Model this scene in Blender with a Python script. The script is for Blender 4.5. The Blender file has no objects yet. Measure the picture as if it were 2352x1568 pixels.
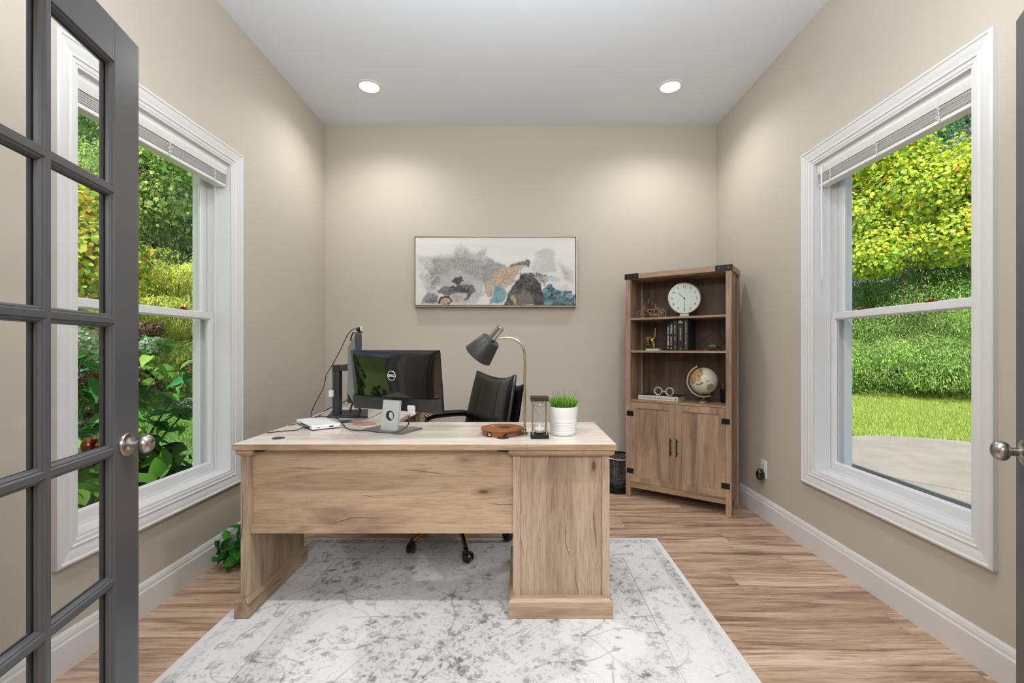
import bpy, bmesh, math, random
import numpy as np
from mathutils import Vector, Matrix

random.seed(7)
rng = np.random.default_rng(11)
scene = bpy.context.scene
C = scene.collection
PI = math.pi

# ------------------------------------------------------------------ camera
cam_d = bpy.data.cameras.new('camera')
cam = bpy.data.objects.new('camera', cam_d)
C.objects.link(cam)
cam.location = (0, 0, 1.164)
cam.rotation_euler = (PI / 2, 0, 0)
cam_d.sensor_width = 36
cam_d.lens = 16.0
cam_d.shift_x = -14 / 2352
cam_d.shift_y = 14 / 2352
cam_d.clip_start = 0.02
cam_d.clip_end = 200
scene.camera = cam

# ------------------------------------------------------------------ world, sun, exposure
SKY = 2.3
world = bpy.data.worlds.new('world')
scene.world = world
world.use_nodes = True
wn = world.node_tree
bg = wn.nodes['Background']
sky = wn.nodes.new('ShaderNodeTexSky')
sky.sky_type = 'HOSEK_WILKIE'
sky.turbidity = 6.0
sky.ground_albedo = 0.3
_sd = Vector((-0.35, -0.70, 1.0)).normalized()
sky.sun_direction = _sd
wn.links.new(sky.outputs[0], bg.inputs[0])
bg.inputs[1].default_value = SKY

def light(name, kind, loc, energy, color=(1, 1, 1), rot=(0, 0, 0), **kw):
    d = bpy.data.lights.new(name, kind)
    d.energy = energy
    d.color = color
    for k, v in kw.items():
        setattr(d, k, v)
    o = bpy.data.objects.new(name, d)
    o.location = loc
    o.rotation_euler = rot
    C.objects.link(o)
    return o

sun = light('sun', 'SUN', (-6, 4, 12), 3.7, (1.0, 0.965, 0.90), angle=0.012)
sun.rotation_euler = _sd.to_track_quat('Z', 'Y').to_euler()
# added fill light in the unseen hall, brightening the room from the front
light('hall_fill', 'AREA', (0.1, -1.7, 2.85), 104, (0.98, 0.985, 0.985), (math.radians(28), 0, 0), shape='RECTANGLE', size=2.4, size_y=2.0)
# added unseen area light over the doors, washing the ceiling brighter
light('ceiling_fill', 'AREA', (0.0, 1.00, 2.20), 26, (0.96, 0.985, 1.0), (math.radians(180 - 30), 0, 0), shape='RECTANGLE', size=1.8, size_y=0.6)

scene.view_settings.view_transform = 'Standard'
scene.view_settings.look = 'None'
scene.view_settings.gamma = 1
scene.view_settings.use_curve_mapping = False
scene.view_settings.exposure = 0.80
try:
    scene.cycles.use_denoising = True
    scene.cycles.max_bounces = 10
    scene.cycles.diffuse_bounces = 5
    scene.cycles.transparent_max_bounces = 24
    scene.cycles.sample_clamp_indirect = 6
    scene.cycles.caustics_reflective = False
    scene.cycles.caustics_refractive = False
except Exception:
    pass

# ------------------------------------------------------------------ helpers
def lin(c):
    c = c / 255.0
    return c / 12.92 if c <= 0.04045 else ((c + 0.055) / 1.055) ** 2.4

def rgb(r, g, b):
    return (lin(r), lin(g), lin(b), 1)

def newmat(name):
    m = bpy.data.materials.new(name)
    m.use_nodes = True
    nt = m.node_tree
    return m, nt, nt.nodes['Principled BSDF']

def pbr(name, col, rough=0.5, metal=0.0, spec=0.5, bump=0.0, bscale=200, var=0.0, vscale=6, coat=0.0, emit=None, estr=0):
    m, nt, b = newmat(name)
    b.inputs['Base Color'].default_value = rgb(*col)
    b.inputs['Roughness'].default_value = rough
    b.inputs['Metallic'].default_value = metal
    b.inputs['Specular IOR Level'].default_value = spec
    if coat:
        b.inputs['Coat Weight'].default_value = coat
        b.inputs['Coat Roughness'].default_value = 0.05
    tc = nt.nodes.new('ShaderNodeTexCoord')
    n = nt.nodes.new('ShaderNodeTexNoise')
    n.inputs['Scale'].default_value = vscale
    n.inputs['Detail'].default_value = 5
    nt.links.new(tc.outputs['Object'], n.inputs['Vector'])
    mx = nt.nodes.new('ShaderNodeMix')
    mx.data_type = 'RGBA'
    nt.links.new(n.outputs['Fac'], mx.inputs['Factor'])
    a = max(var, 0.01)
    c = rgb(*col)
    mx.inputs[6].default_value = tuple(x * (1 - a) for x in c[:3]) + (1,)
    mx.inputs[7].default_value = tuple(min(1, x * (1 + a)) for x in c[:3]) + (1,)
    nt.links.new(mx.outputs[2], b.inputs['Base Color'])
    if bump:
        n2 = nt.nodes.new('ShaderNodeTexNoise')
        n2.inputs['Scale'].default_value = bscale
        n2.inputs['Detail'].default_value = 3
        nt.links.new(tc.outputs['Object'], n2.inputs['Vector'])
        bp = nt.nodes.new('ShaderNodeBump')
        bp.inputs['Strength'].default_value = bump
        bp.inputs['Distance'].default_value = 0.002
        nt.links.new(n2.outputs['Fac'], bp.inputs['Height'])
        nt.links.new(bp.outputs[0], b.inputs['Normal'])
    if emit:
        b.inputs['Emission Color'].default_value = rgb(*emit)
        b.inputs['Emission Strength'].default_value = estr
    return m

def ramp(nt, fac, stops):
    r = nt.nodes.new('ShaderNodeValToRGB')
    el = r.color_ramp.elements
    while len(el) > 1:
        el.remove(el[-1])
    el[0].position = stops[0][0]
    el[0].color = stops[0][1]
    for p, c in stops[1:]:
        e = el.new(p)
        e.color = c
    nt.links.new(fac, r.inputs[0])
    return r.outputs[0]

def noise(nt, vec, scale, detail=4, dist=0.0, rough=0.55):
    n = nt.nodes.new('ShaderNodeTexNoise')
    n.inputs['Scale'].default_value = scale
    n.inputs['Detail'].default_value = detail
    n.inputs['Distortion'].default_value = dist
    n.inputs['Roughness'].default_value = rough
    nt.links.new(vec, n.inputs['Vector'])
    return n.outputs['Fac']

def mathn(nt, op, a, b=None, c=None):
    n = nt.nodes.new('ShaderNodeMath')
    n.operation = op
    for i, v in enumerate((a, b, c)):
        if v is None:
            continue
        if isinstance(v, (int, float)):
            n.inputs[i].default_value = v
        else:
            nt.links.new(v, n.inputs[i])
    return n.outputs[0]

def mixc(nt, fac, a, b, mode='MIX'):
    n = nt.nodes.new('ShaderNodeMix')
    n.data_type = 'RGBA'
    n.blend_type = mode
    for s, v in ((n.inputs['Factor'], fac), (n.inputs[6], a), (n.inputs[7], b)):
        if isinstance(v, (int, float)):
            s.default_value = v
        elif isinstance(v, tuple):
            s.default_value = v
        else:
            nt.links.new(v, s)
    return n.outputs[2]

def mapping(nt, vec, scale=(1, 1, 1), loc=(0, 0, 0)):
    n = nt.nodes.new('ShaderNodeMapping')
    n.inputs['Scale'].default_value = scale
    n.inputs['Location'].default_value = loc
    nt.links.new(vec, n.inputs['Vector'])
    return n.outputs[0]

def wood(name, light_c, mid_c, dark_c, axis=0, rough=0.45, seed=0.0, streak=1.0, knots=1.0, cracks=1.0):
    """rustic laminate oak: grain along the given local axis"""
    m, nt, b = newmat(name)
    tc = nt.nodes.new('ShaderNodeTexCoord')
    def sc(al, ac):
        v = [ac, ac, ac]
        v[axis] = al
        return tuple(v)
    o = tc.outputs['Object']
    v1 = mapping(nt, o, sc(1.2, 9), (seed, seed * 2, seed * 3))
    broad = noise(nt, v1, 1.0, 8, 0.9, 0.62)
    base = ramp(nt, broad, [(0.34, rgb(*dark_c)), (0.48, rgb(*mid_c)), (0.62, rgb(*light_c))])
    v2 = mapping(nt, o, sc(8, 190), (seed, 0, 0))
    fine = noise(nt, v2, 1.0, 5, 0.3, 0.7)
    fcol = ramp(nt, fine, [(0.36, (0.60, 0.56, 0.52, 1)), (0.50, (1, 1, 1, 1)), (0.72, (1.0, 1.0, 1.0, 1))])
    col = mixc(nt, 0.75 * streak, base, fcol, 'MULTIPLY')
    # long wavering hairline cracks of even width, broken into tapering pieces
    sp_ = nt.nodes.new('ShaderNodeSeparateXYZ')
    nt.links.new(o, sp_.inputs[0])
    oth = [i for i in range(3) if i != axis]
    across = mathn(nt, 'ADD', sp_.outputs[oth[0]], sp_.outputs[oth[1]])
    wob = noise(nt, mapping(nt, o, sc(2.2, 3.0), (seed + 5, 1, 2)), 1.0, 2, 0.0, 0.4)
    tt = mathn(nt, 'ADD', mathn(nt, 'MULTIPLY', across, 9.0), mathn(nt, 'MULTIPLY', wob, 1.6))
    fr_ = mathn(nt, 'ABSOLUTE', mathn(nt, 'SUBTRACT', mathn(nt, 'FRACT', tt), 0.5))
    gate = noise(nt, mapping(nt, o, sc(3.2, 8), (seed + 2, 4, 1)), 1.0, 2)
    hw_ = mathn(nt, 'MULTIPLY', mathn(nt, 'MAXIMUM', mathn(nt, 'SUBTRACT', gate, 0.54), 0.0), 0.16)
    crack = mathn(nt, 'MULTIPLY', mathn(nt, 'LESS_THAN', fr_, hw_), 0.75 * cracks)
    col = mixc(nt, crack, col, rgb(82, 60, 44))
    # small knots
    vor = nt.nodes.new('ShaderNodeTexVoronoi')
    vor.inputs['Scale'].default_value = 1.0
    nt.links.new(mapping(nt, o, sc(3.6, 9.5), (seed + 1, 3, 2)), vor.inputs['Vector'])
    kd = vor.outputs['Distance']
    sel = nt.nodes.new('ShaderNodeSeparateColor')
    nt.links.new(vor.outputs['Color'], sel.inputs[0])
    has = mathn(nt, 'GREATER_THAN', sel.outputs[0], 0.55)
    kn = ramp(nt, kd, [(0.055, (1, 1, 1, 1)), (0.11, (0.35, 0.35, 0.35, 1)), (0.24, (0, 0, 0, 1))])
    kn = mathn(nt, 'MULTIPLY', mathn(nt, 'MULTIPLY', kn, has), 0.95 * knots)
    col = mixc(nt, kn, col, rgb(88, 62, 44))
    nt.links.new(col, b.inputs['Base Color'])
    b.inputs['Roughness'].default_value = rough
    bp = nt.nodes.new('ShaderNodeBump')
    bp.inputs['Strength'].default_value = 0.15
    bp.inputs['Distance'].default_value = 0.001
    nt.links.new(fine, bp.inputs['Height'])
    nt.links.new(bp.outputs[0], b.inputs['Normal'])
    return m

def glass_mat(name, tint=(1, 1, 1), refl=1.0, rough=0.0):
    m = bpy.data.materials.new(name)
    m.use_nodes = True
    nt = m.node_tree
    nt.nodes.clear()
    out = nt.nodes.new('ShaderNodeOutputMaterial')
    tr = nt.nodes.new('ShaderNodeBsdfTransparent')
    tr.inputs[0].default_value = (*tint, 1)
    gl = nt.nodes.new('ShaderNodeBsdfGlossy')
    gl.inputs['Roughness'].default_value = rough
    fr = nt.nodes.new('ShaderNodeFresnel')
    fr.inputs[0].default_value = 1.45
    mx = nt.nodes.new('ShaderNodeMixShader')
    ge = nt.nodes.new('ShaderNodeNewGeometry')
    f = mathn(nt, 'MULTIPLY', mathn(nt, 'MULTIPLY', fr.outputs[0], refl), mathn(nt, 'SUBTRACT', 1.0, ge.outputs['Backfacing']))
    nt.links.new(f, mx.inputs[0])
    nt.links.new(tr.outputs[0], mx.inputs[1])
    nt.links.new(gl.outputs[0], mx.inputs[2])
    nt.links.new(mx.outputs[0], out.inputs[0])
    return m

class MB:
    def __init__(s):
        s.v = []
        s.f = []
    def add(s, verts, faces, M=None):
        k = len(s.v)
        for p in verts:
            p = Vector(p)
            s.v.append(tuple(M @ p) if M is not None else tuple(p))
        s.f += [tuple(i + k for i in f) for f in faces]
        return s
    def box(s, x0, x1, y0, y1, z0, z1, M=None):
        x0, x1 = sorted((x0, x1)); y0, y1 = sorted((y0, y1)); z0, z1 = sorted((z0, z1))
        return s.add([(x0, y0, z0), (x1, y0, z0), (x1, y1, z0), (x0, y1, z0), (x0, y0, z1), (x1, y0, z1), (x1, y1, z1), (x0, y1, z1)],
                     [(0, 3, 2, 1), (4, 5, 6, 7), (0, 1, 5, 4), (1, 2, 6, 5), (2, 3, 7, 6), (3, 0, 4, 7)], M)
    def prism(s, poly, h0, h1, M=None):
        """polygon in local xy extruded in z"""
        n = len(poly)
        vs = [(x, y, h0) for x, y in poly] + [(x, y, h1) for x, y in poly]
        fs = [tuple(range(n))[::-1], tuple(range(n, 2 * n))] + [(i, (i + 1) % n, n + (i + 1) % n, n + i) for i in range(n)]
        return s.add(vs, fs, M)
    def lathe(s, prof, n=32, M=None, cap=True):
        vs, fs = [], []
        for r, z in prof:
            for i in range(n):
                a = 2 * PI * i / n
                vs.append((r * math.cos(a), r * math.sin(a), z))
        for j in range(len(prof) - 1):
            for i in range(n):
                a, b_ = j * n + i, j * n + (i + 1) % n
                fs.append((a, b_, b_ + n, a + n))
        if cap:
            if prof[0][0] > 1e-6:
                fs.append(tuple(range(n))[::-1])
            if prof[-1][0] > 1e-6:
                k = (len(prof) - 1) * n
                fs.append(tuple(range(k, k + n)))
        return s.add(vs, fs, M)
    def cyl(s, p0, p1, r, n=16, r1=None):
        p0, p1 = Vector(p0), Vector(p1)
        d = p1 - p0
        M = Matrix.Translation(p0) @ d.to_track_quat('Z', 'Y').to_matrix().to_4x4()
        return s.lathe([(r, 0), (r if r1 is None else r1, d.length)], n, M)
    def tube(s, pts, r, n=8, cap=True, closed=False):
        pts = [Vector(p) for p in pts]
        rs = r if isinstance(r, (list, tuple)) else [r] * len(pts)
        vs, fs = [], []
        up = None
        N = len(pts)
        for i, p in enumerate(pts):
            if closed:
                t = pts[(i + 1) % N] - pts[i - 1]
            else:
                t = pts[min(i + 1, N - 1)] - pts[max(i - 1, 0)]
            t.normalize()
            if up is None:
                up = Vector((0, 0, 1)) if abs(t.z) < 0.9 else Vector((1, 0, 0))
            a = t.cross(up)
            if a.length < 1e-5:
                a = t.cross(Vector((0.3, 0.9, 0.2)))
            a.normalize()
            b_ = a.cross(t).normalized()
            up = b_
            for k in range(n):
                an = 2 * PI * k / n
                vs.append(tuple(p + rs[i] * (math.cos(an) * a + math.sin(an) * b_)))
        for j in range(N if closed else N - 1):
            j2 = (j + 1) % N
            for k in range(n):
                fs.append((j * n + k, j * n + (k + 1) % n, j2 * n + (k + 1) % n, j2 * n + k))
        if cap and not closed:
            fs.append(tuple(range(n))[::-1])
            fs.append(tuple(range((N - 1) * n, N * n)))
        return s.add(vs, fs)
    def frame(s, a0, a1, b0, b1, prof, fn):
        """mitred frame: profile (u inward, h height) swept round a rectangle; fn(a,b,h)->xyz"""
        vs, fs = [], []
        m = len(prof)
        for (ca, cb, da, db) in ((a0, b0, 1, 1), (a1, b0, -1, 1), (a1, b1, -1, -1), (a0, b1, 1, -1)):
            for u, h in prof:
                vs.append(fn(ca + da * u, cb + db * u, h))
        for j in range(4):
            k = (j + 1) % 4
            for i in range(m):
                i2 = (i + 1) % m
                fs.append((j * m + i, k * m + i, k * m + i2, j * m + i2))
        return s.add(vs, fs)
    def grid(s, fn, nu, nv, thick=None):
        vs = [fn(i / nu, j / nv) for j in range(nv + 1) for i in range(nu + 1)]
        fs = [(j * (nu + 1) + i, j * (nu + 1) + i + 1, (j + 1) * (nu + 1) + i + 1, (j + 1) * (nu + 1) + i) for j in range(nv) for i in range(nu)]
        return s.add(vs, fs)
    def build(s, name, mat, parent=None, bevel=0.0, smooth=False, seg=2, fixn=True, weld=False, subsurf=0, loc=None, rot=None):
        me = bpy.data.meshes.new(name)
        me.from_pydata(s.v, [], s.f)
        bm = bmesh.new()
        bm.from_mesh(me)
        if weld:
            bmesh.ops.remove_doubles(bm, verts=bm.verts, dist=1e-5)
        if fixn:
            bmesh.ops.recalc_face_normals(bm, faces=bm.faces)
        if smooth:
            for f in bm.faces:
                f.smooth = True
            for e in bm.edges:
                if len(e.link_faces) == 2 and e.calc_face_angle(0) > 0.7:
                    e.smooth = False
        bm.to_mesh(me)
        bm.free()
        if mat is not None:
            me.materials.append(mat)
        o = bpy.data.objects.new(name, me)
        C.objects.link(o)
        if parent is not None:
            o.parent = parent
        if loc is not None:
            o.location = loc
        if rot is not None:
            o.rotation_euler = rot
        if bevel > 0:
            md = o.modifiers.new('bevel', 'BEVEL')
            md.width = bevel
            md.segments = seg
            md.limit_method = 'ANGLE'
            md.angle_limit = 0.6
        if subsurf:
            md = o.modifiers.new('sub', 'SUBSURF')
            md.levels = subsurf
            md.render_levels = subsurf
        return o

def tag(o, label=None, cat=None, group=None, kind=None):
    if label: o['label'] = label
    if cat: o['category'] = cat
    if group: o['group'] = group
    if kind: o['kind'] = kind
    return o

def thing(name, label, cat, loc=(0, 0, 0), rz=0.0, group=None, kind=None):
    o = bpy.data.objects.new(name, None)
    o.empty_display_size = 0.05
    C.objects.link(o)
    o.location = loc
    o.rotation_euler = (0, 0, rz)
    return tag(o, label, cat, group, kind)

def struct(name, label=None, loc=(0, 0, 0), rz=0.0):
    o = bpy.data.objects.new(name, None)
    C.objects.link(o)
    o.location = loc
    o.rotation_euler = (0, 0, rz)
    return tag(o, label, None, None, 'structure')

def copy_tree(o, parent=None):
    c = o.copy()
    C.objects.link(c)
    c.parent = parent
    for ch in list(o.children):
        copy_tree(ch, c)
    return c

def S(o, label=None):
    return tag(o, label, None, None, 'structure')

def text_mesh(body, size, extrude=0.0004, bold=0.0, align='CENTER'):
    cu = bpy.data.curves.new('t', 'FONT')
    cu.body = body
    cu.size = size
    cu.extrude = extrude
    cu.offset = bold
    cu.resolution_u = 3
    cu.align_x = align
    cu.align_y = 'CENTER'
    ob = bpy.data.objects.new('t', cu)
    C.objects.link(ob)
    bpy.context.view_layer.update()
    dg = bpy.context.evaluated_depsgraph_get()
    me = bpy.data.meshes.new_from_object(ob.evaluated_get(dg))
    bpy.data.objects.remove(ob)
    bpy.data.curves.remove(cu)
    return me

def text_obj(name, body, size, M, mat, parent, bold=0.0, align='CENTER', sx=1.0):
    me = text_mesh(body, size, bold=bold, align=align)
    me.transform(M @ Matrix.Diagonal((sx, 1, 1, 1)))
    me.materials.clear()
    me.materials.append(mat)
    me.name = name
    o = bpy.data.objects.new(name, me)
    C.objects.link(o)
    if parent is not None:
        o.parent = parent
    return o

def basis(o, x, y, z):
    x, y, z = Vector(x).normalized(), Vector(y).normalized(), Vector(z).normalized()
    m = Matrix((x, y, z)).transposed().to_4x4()
    m.translation = Vector(o)
    return m

def smooth_path(pts, sub=6):
    P = [Vector(p) for p in pts]
    out = []
    for i in range(len(P) - 1):
        p0 = P[max(i - 1, 0)]; p1 = P[i]; p2 = P[i + 1]; p3 = P[min(i + 2, len(P) - 1)]
        for k in range(sub):
            t = k / sub
            out.append(0.5 * ((2 * p1) + (-p0 + p2) * t + (2 * p0 - 5 * p1 + 4 * p2 - p3) * t * t + (-p0 + 3 * p1 - 3 * p2 + p3) * t ** 3))
    out.append(P[-1])
    return out

def vnoise(U, V, seed, octaves=5, gain=0.5):
    """value noise fbm on numpy arrays, 0..1"""
    out = np.zeros_like(U, dtype=float)
    amp, tot = 1.0, 0.0
    for o in range(octaves):
        r = np.random.default_rng(seed * 131 + o)
        T = r.random((64, 64))
        u = U * (2 ** o) + 7.3 * o
        v = V * (2 ** o) + 3.1 * o
        iu, iv = np.floor(u).astype(int), np.floor(v).astype(int)
        fu, fv = u - iu, v - iv
        fu = fu * fu * (3 - 2 * fu)
        fv = fv * fv * (3 - 2 * fv)
        a = T[iu % 64, iv % 64]; b_ = T[(iu + 1) % 64, iv % 64]
        c = T[iu % 64, (iv + 1) % 64]; d = T[(iu + 1) % 64, (iv + 1) % 64]
        out += amp * ((a * (1 - fu) + b_ * fu) * (1 - fv) + (c * (1 - fu) + d * fu) * fv)
        tot += amp
        amp *= gain
    return out / tot

def attr_mat(name, rough=0.8, spec=0.3, bump=0.0, bscale=300, attr='Col', noise_amt=0.0, sheen=0.0):
    m, nt, b = newmat(name)
    a = nt.nodes.new('ShaderNodeAttribute')
    a.attribute_name = attr
    col = a.outputs['Color']
    tc = nt.nodes.new('ShaderNodeTexCoord')
    n = noise(nt, tc.outputs['Object'], bscale, 3)
    if noise_amt:
        f = ramp(nt, n, [(0.35, (1 - noise_amt,) * 3 + (1,)), (0.65, (1, 1, 1, 1))])
        col = mixc(nt, 1.0, col, f, 'MULTIPLY')
    nt.links.new(col, b.inputs['Base Color'])
    b.inputs['Roughness'].default_value = rough
    b.inputs['Specular IOR Level'].default_value = spec
    if bump:
        bp = nt.nodes.new('ShaderNodeBump')
        bp.inputs['Strength'].default_value = bump
        bp.inputs['Distance'].default_value = 0.003
        nt.links.new(n, bp.inputs['Height'])
        nt.links.new(bp.outputs[0], b.inputs['Normal'])
    return m

def np_mesh(name, verts, quads, cols, mat, parent=None, smooth=False):
    """verts (N,3), quads (M,k) ints, cols (N,3) linear"""
    me = bpy.data.meshes.new(name)
    n, (m, k) = len(verts), quads.shape
    me.vertices.add(n)
    me.vertices.foreach_set('co', verts.astype(np.float32).ravel())
    me.loops.add(m * k)
    me.loops.foreach_set('vertex_index', quads.astype(np.int32).ravel())
    me.polygons.add(m)
    me.polygons.foreach_set('loop_start', np.arange(0, m * k, k, dtype=np.int32))
    me.polygons.foreach_set('loop_total', np.full(m, k, dtype=np.int32))
    if smooth:
        me.polygons.foreach_set('use_smooth', np.ones(m, dtype=bool))
    me.update(calc_edges=True)
    if cols is not None:
        ca = me.color_attributes.new('Col', 'FLOAT_COLOR', 'POINT')
        c4 = np.ones((n, 4), dtype=np.float32)
        c4[:, :3] = cols
        ca.data.foreach_set('color', c4.ravel())
    me.materials.append(mat)
    o = bpy.data.objects.new(name, me)
    C.objects.link(o)
    if parent is not None:
        o.parent = parent
    return o

LIN = lambda a: np.where(a <= 0.04045, a / 12.92, ((a + 0.055) / 1.055) ** 2.4)

# ------------------------------------------------------------------ materials
M = {}
M['wall'] = pbr('beige_wall_paint', (191, 184, 172), 0.75, bump=0.08, bscale=350)
M['ceiling'] = pbr('ceiling_paint', (219, 225, 234), 0.9, bump=0.05, bscale=250)
M['trim'] = pbr('white_trim_paint', (218, 218, 219), 0.35, bump=0.03, bscale=60)
M['vinyl'] = pbr('white_vinyl', (222, 223, 225), 0.3)
M['blind'] = pbr('blind_white', (224, 224, 222), 0.4)
M['blind_dark'] = pbr('blind_slat', (186, 186, 184), 0.45)
M['door'] = pbr('charcoal_door_paint', (79, 81, 85), 0.36, bump=0.06, bscale=420)
M['nickel'] = pbr('brushed_nickel', (176, 173, 170), 0.28, 1.0)
M['bronze'] = pbr('bronze', (140, 82, 52), 0.3, 1.0)
M['brass'] = pbr('satin_brass', (200, 186, 160), 0.3, 1.0)
M['gold'] = pbr('gold', (176, 120, 60), 0.14, 1.0)
M['black_plastic'] = pbr('black_plastic', (24, 24, 26), 0.4)
M['black_metal'] = pbr('black_metal', (26, 25, 25), 0.45, 0.4)
M['grey_plastic'] = pbr('dark_grey_plastic', (50, 51, 54), 0.5)
M['mid_grey'] = pbr('mid_grey_plastic', (128, 129, 133), 0.4)
M['glossy_black'] = pbr('glossy_black', (14, 14, 15), 0.06, coat=0.6)
M['silver'] = pbr('silver_plastic', (196, 197, 198), 0.3, 0.35)
M['steel'] = pbr('steel', (150, 150, 152), 0.3, 0.9)
M['white_plastic'] = pbr('white_plastic', (226, 228, 230), 0.35)
M['white_ceramic'] = pbr('white_ceramic', (226, 226, 226), 0.25)
M['leather'] = pbr('black_leather', (9, 9, 10), 0.22, bump=0.12, bscale=60, spec=0.7)
M['lamp_grey'] = pbr('matt_charcoal', (40, 41, 43), 0.45)
M['disc_wood'] = pbr('orange_wood', (142, 82, 42), 0.35, var=0.15, vscale=14)
M['marble'] = pbr('white_marble', (196, 192, 188), 0.3, var=0.08)
M['sand'] = pbr('white_sand', (214, 212, 208), 0.9, bump=0.3)
M['cream'] = pbr('cream_paper', (206, 198, 186), 0.6)
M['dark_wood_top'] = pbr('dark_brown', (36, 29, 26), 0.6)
M['mirror_glass'] = glass_mat('window_glass', (0.985, 0.99, 0.985), 0.55)
M['door_glass'] = glass_mat('door_glass', (0.985, 0.985, 0.985), 0.6)
M['clear_glass'] = glass_mat('clear_glass', (0.95, 0.96, 0.965), 3.2, 0.01)
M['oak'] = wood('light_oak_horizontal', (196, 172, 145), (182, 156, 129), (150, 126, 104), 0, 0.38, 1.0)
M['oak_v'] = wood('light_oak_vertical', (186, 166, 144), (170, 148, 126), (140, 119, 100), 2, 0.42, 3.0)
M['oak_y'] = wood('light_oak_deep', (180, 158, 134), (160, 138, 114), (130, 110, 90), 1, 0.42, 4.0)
M['oak_sheen'] = wood('light_oak_sheen', (224, 217, 208), (214, 205, 194), (190, 178, 163), 0, 0.24, 6.0, streak=0.7, knots=0.5, cracks=0.6)  # window sheen put into the colour: paler than the other desk oak
M['oak_stile'] = wood('light_oak_stile', (198, 178, 156), (180, 158, 136), (152, 130, 110), 2, 0.42, 20.0, knots=0.0, cracks=0.3)
M['case_frame'] = wood('bookcase_oak_frame', (180, 154, 130), (160, 135, 113), (132, 109, 90), 2, 0.45, 15.0, knots=0.2, cracks=0.2)
M['case_v'] = wood('bookcase_oak_vertical', (176, 150, 126), (156, 131, 109), (126, 104, 86), 2, 0.45, 7.0, knots=0.4, cracks=0.3)
M['case_h'] = wood('bookcase_oak_horizontal', (178, 150, 124), (160, 133, 109), (130, 106, 86), 0, 0.45, 9.0, knots=0.3, cracks=0.2)
M['case_shaded'] = wood('bookcase_oak_shaded', (110, 91, 76), (94, 76, 62), (74, 59, 48), 2, 0.5, 12.0, knots=0.5, cracks=0.3)  # interior shade put into the colour: darker copy of the case oak

# floor planks
def floor_material():
    m, nt, b = newmat('wood_plank_floor')
    tc = nt.nodes.new('ShaderNodeTexCoord')
    sep = nt.nodes.new('ShaderNodeSeparateXYZ')
    nt.links.new(tc.outputs['Object'], sep.inputs[0])
    x, y = sep.outputs[0], sep.outputs[1]
    row = mathn(nt, 'FLOOR', mathn(nt, 'DIVIDE', y, 0.182))
    wn1 = nt.nodes.new('ShaderNodeTexWhiteNoise')
    wn1.noise_dimensions = '1D'
    nt.links.new(row, wn1.inputs['W'])
    xo = mathn(nt, 'ADD', mathn(nt, 'DIVIDE', x, 1.22), wn1.outputs['Value'])
    col = mathn(nt, 'FLOOR', xo)
    cmb = nt.nodes.new('ShaderNodeCombineXYZ')
    nt.links.new(row, cmb.inputs[0]); nt.links.new(col, cmb.inputs[1])
    wn2 = nt.nodes.new('ShaderNodeTexWhiteNoise')
    wn2.noise_dimensions = '3D'
    nt.links.new(cmb.outputs[0], wn2.inputs['Vector'])
    rnd = wn2.outputs['Value']
    off = nt.nodes.new('ShaderNodeVectorMath')
    off.operation = 'MULTIPLY_ADD'
    nt.links.new(wn2.outputs['Color'], off.inputs[0])
    off.inputs[1].default_value = (9, 5, 3)
    nt.links.new(tc.outputs['Object'], off.inputs[2])
    broad = noise(nt, mapping(nt, off.outputs[0], (1.3, 17, 1)), 1.0, 9, 0.8, 0.68)
    base = ramp(nt, broad, [(0.31, rgb(118, 95, 79)), (0.42, rgb(164, 136, 115)), (0.51, rgb(196, 168, 144)), (0.63, rgb(216, 194, 174))])
    fine = noise(nt, mapping(nt, off.outputs[0], (6, 120, 1)), 1.0, 5, 0.3, 0.7)
    fcol = ramp(nt, fine, [(0.36, (0.58, 0.54, 0.50, 1)), (0.52, (1, 1, 1, 1))])
    c = mixc(nt, 0.8, base, fcol, 'MULTIPLY')
    tint = ramp(nt, rnd, [(0.0, (0.80, 0.76, 0.73, 1)), (0.5, (0.97, 0.95, 0.93, 1)), (1.0, (1.08, 1.04, 1.0, 1))])
    c = mixc(nt, 1.0, c, tint, 'MULTIPLY')
    scr = noise(nt, mapping(nt, off.outputs[0], (4, 22, 1)), 1.0, 8, 2.0, 0.75)
    scm = ramp(nt, scr, [(0.60, (0, 0, 0, 1)), (0.70, (1, 1, 1, 1))])
    c = mixc(nt, mathn(nt, 'MULTIPLY', scm, 0.55), c, rgb(96, 76, 62))
    fy = mathn(nt, 'FRACT', mathn(nt, 'DIVIDE', y, 0.182))
    fx = mathn(nt, 'FRACT', xo)
    g1 = mathn(nt, 'LESS_THAN', fy, 0.012)
    g2 = mathn(nt, 'LESS_THAN', fx, 0.0018)
    g = mathn(nt, 'MAXIMUM', g1, g2)
    c = mixc(nt, mathn(nt, 'MULTIPLY', g, 0.45), c, rgb(90, 66, 50))
    nt.links.new(c, b.inputs['Base Color'])
    b.inputs['Roughness'].default_value = 0.34
    bp = nt.nodes.new('ShaderNodeBump')
    bp.inputs['Strength'].default_value = 0.12
    bp.inputs['Distance'].default_value = 0.001
    nt.links.new(fine, bp.inputs['Height'])
    nt.links.new(bp.outputs[0], b.inputs['Normal'])
    return m
M['floor'] = floor_material()

# ------------------------------------------------------------------ room shell
XL, XR, YB, YF, H = -1.637, 1.685, 3.87, 0.42, 3.05
WZ0, WZ1, WY0, WY1 = 0.378, 2.292, 1.597, 2.680      # outside of the window casings
CW = 0.090                                           # casing width
OZ0, OZ1, OY0, OY1 = WZ0 + CW, WZ1 - CW, WY0 + CW, WY1 - CW   # clear opening
TW = 0.20                                            # wall thickness

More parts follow.
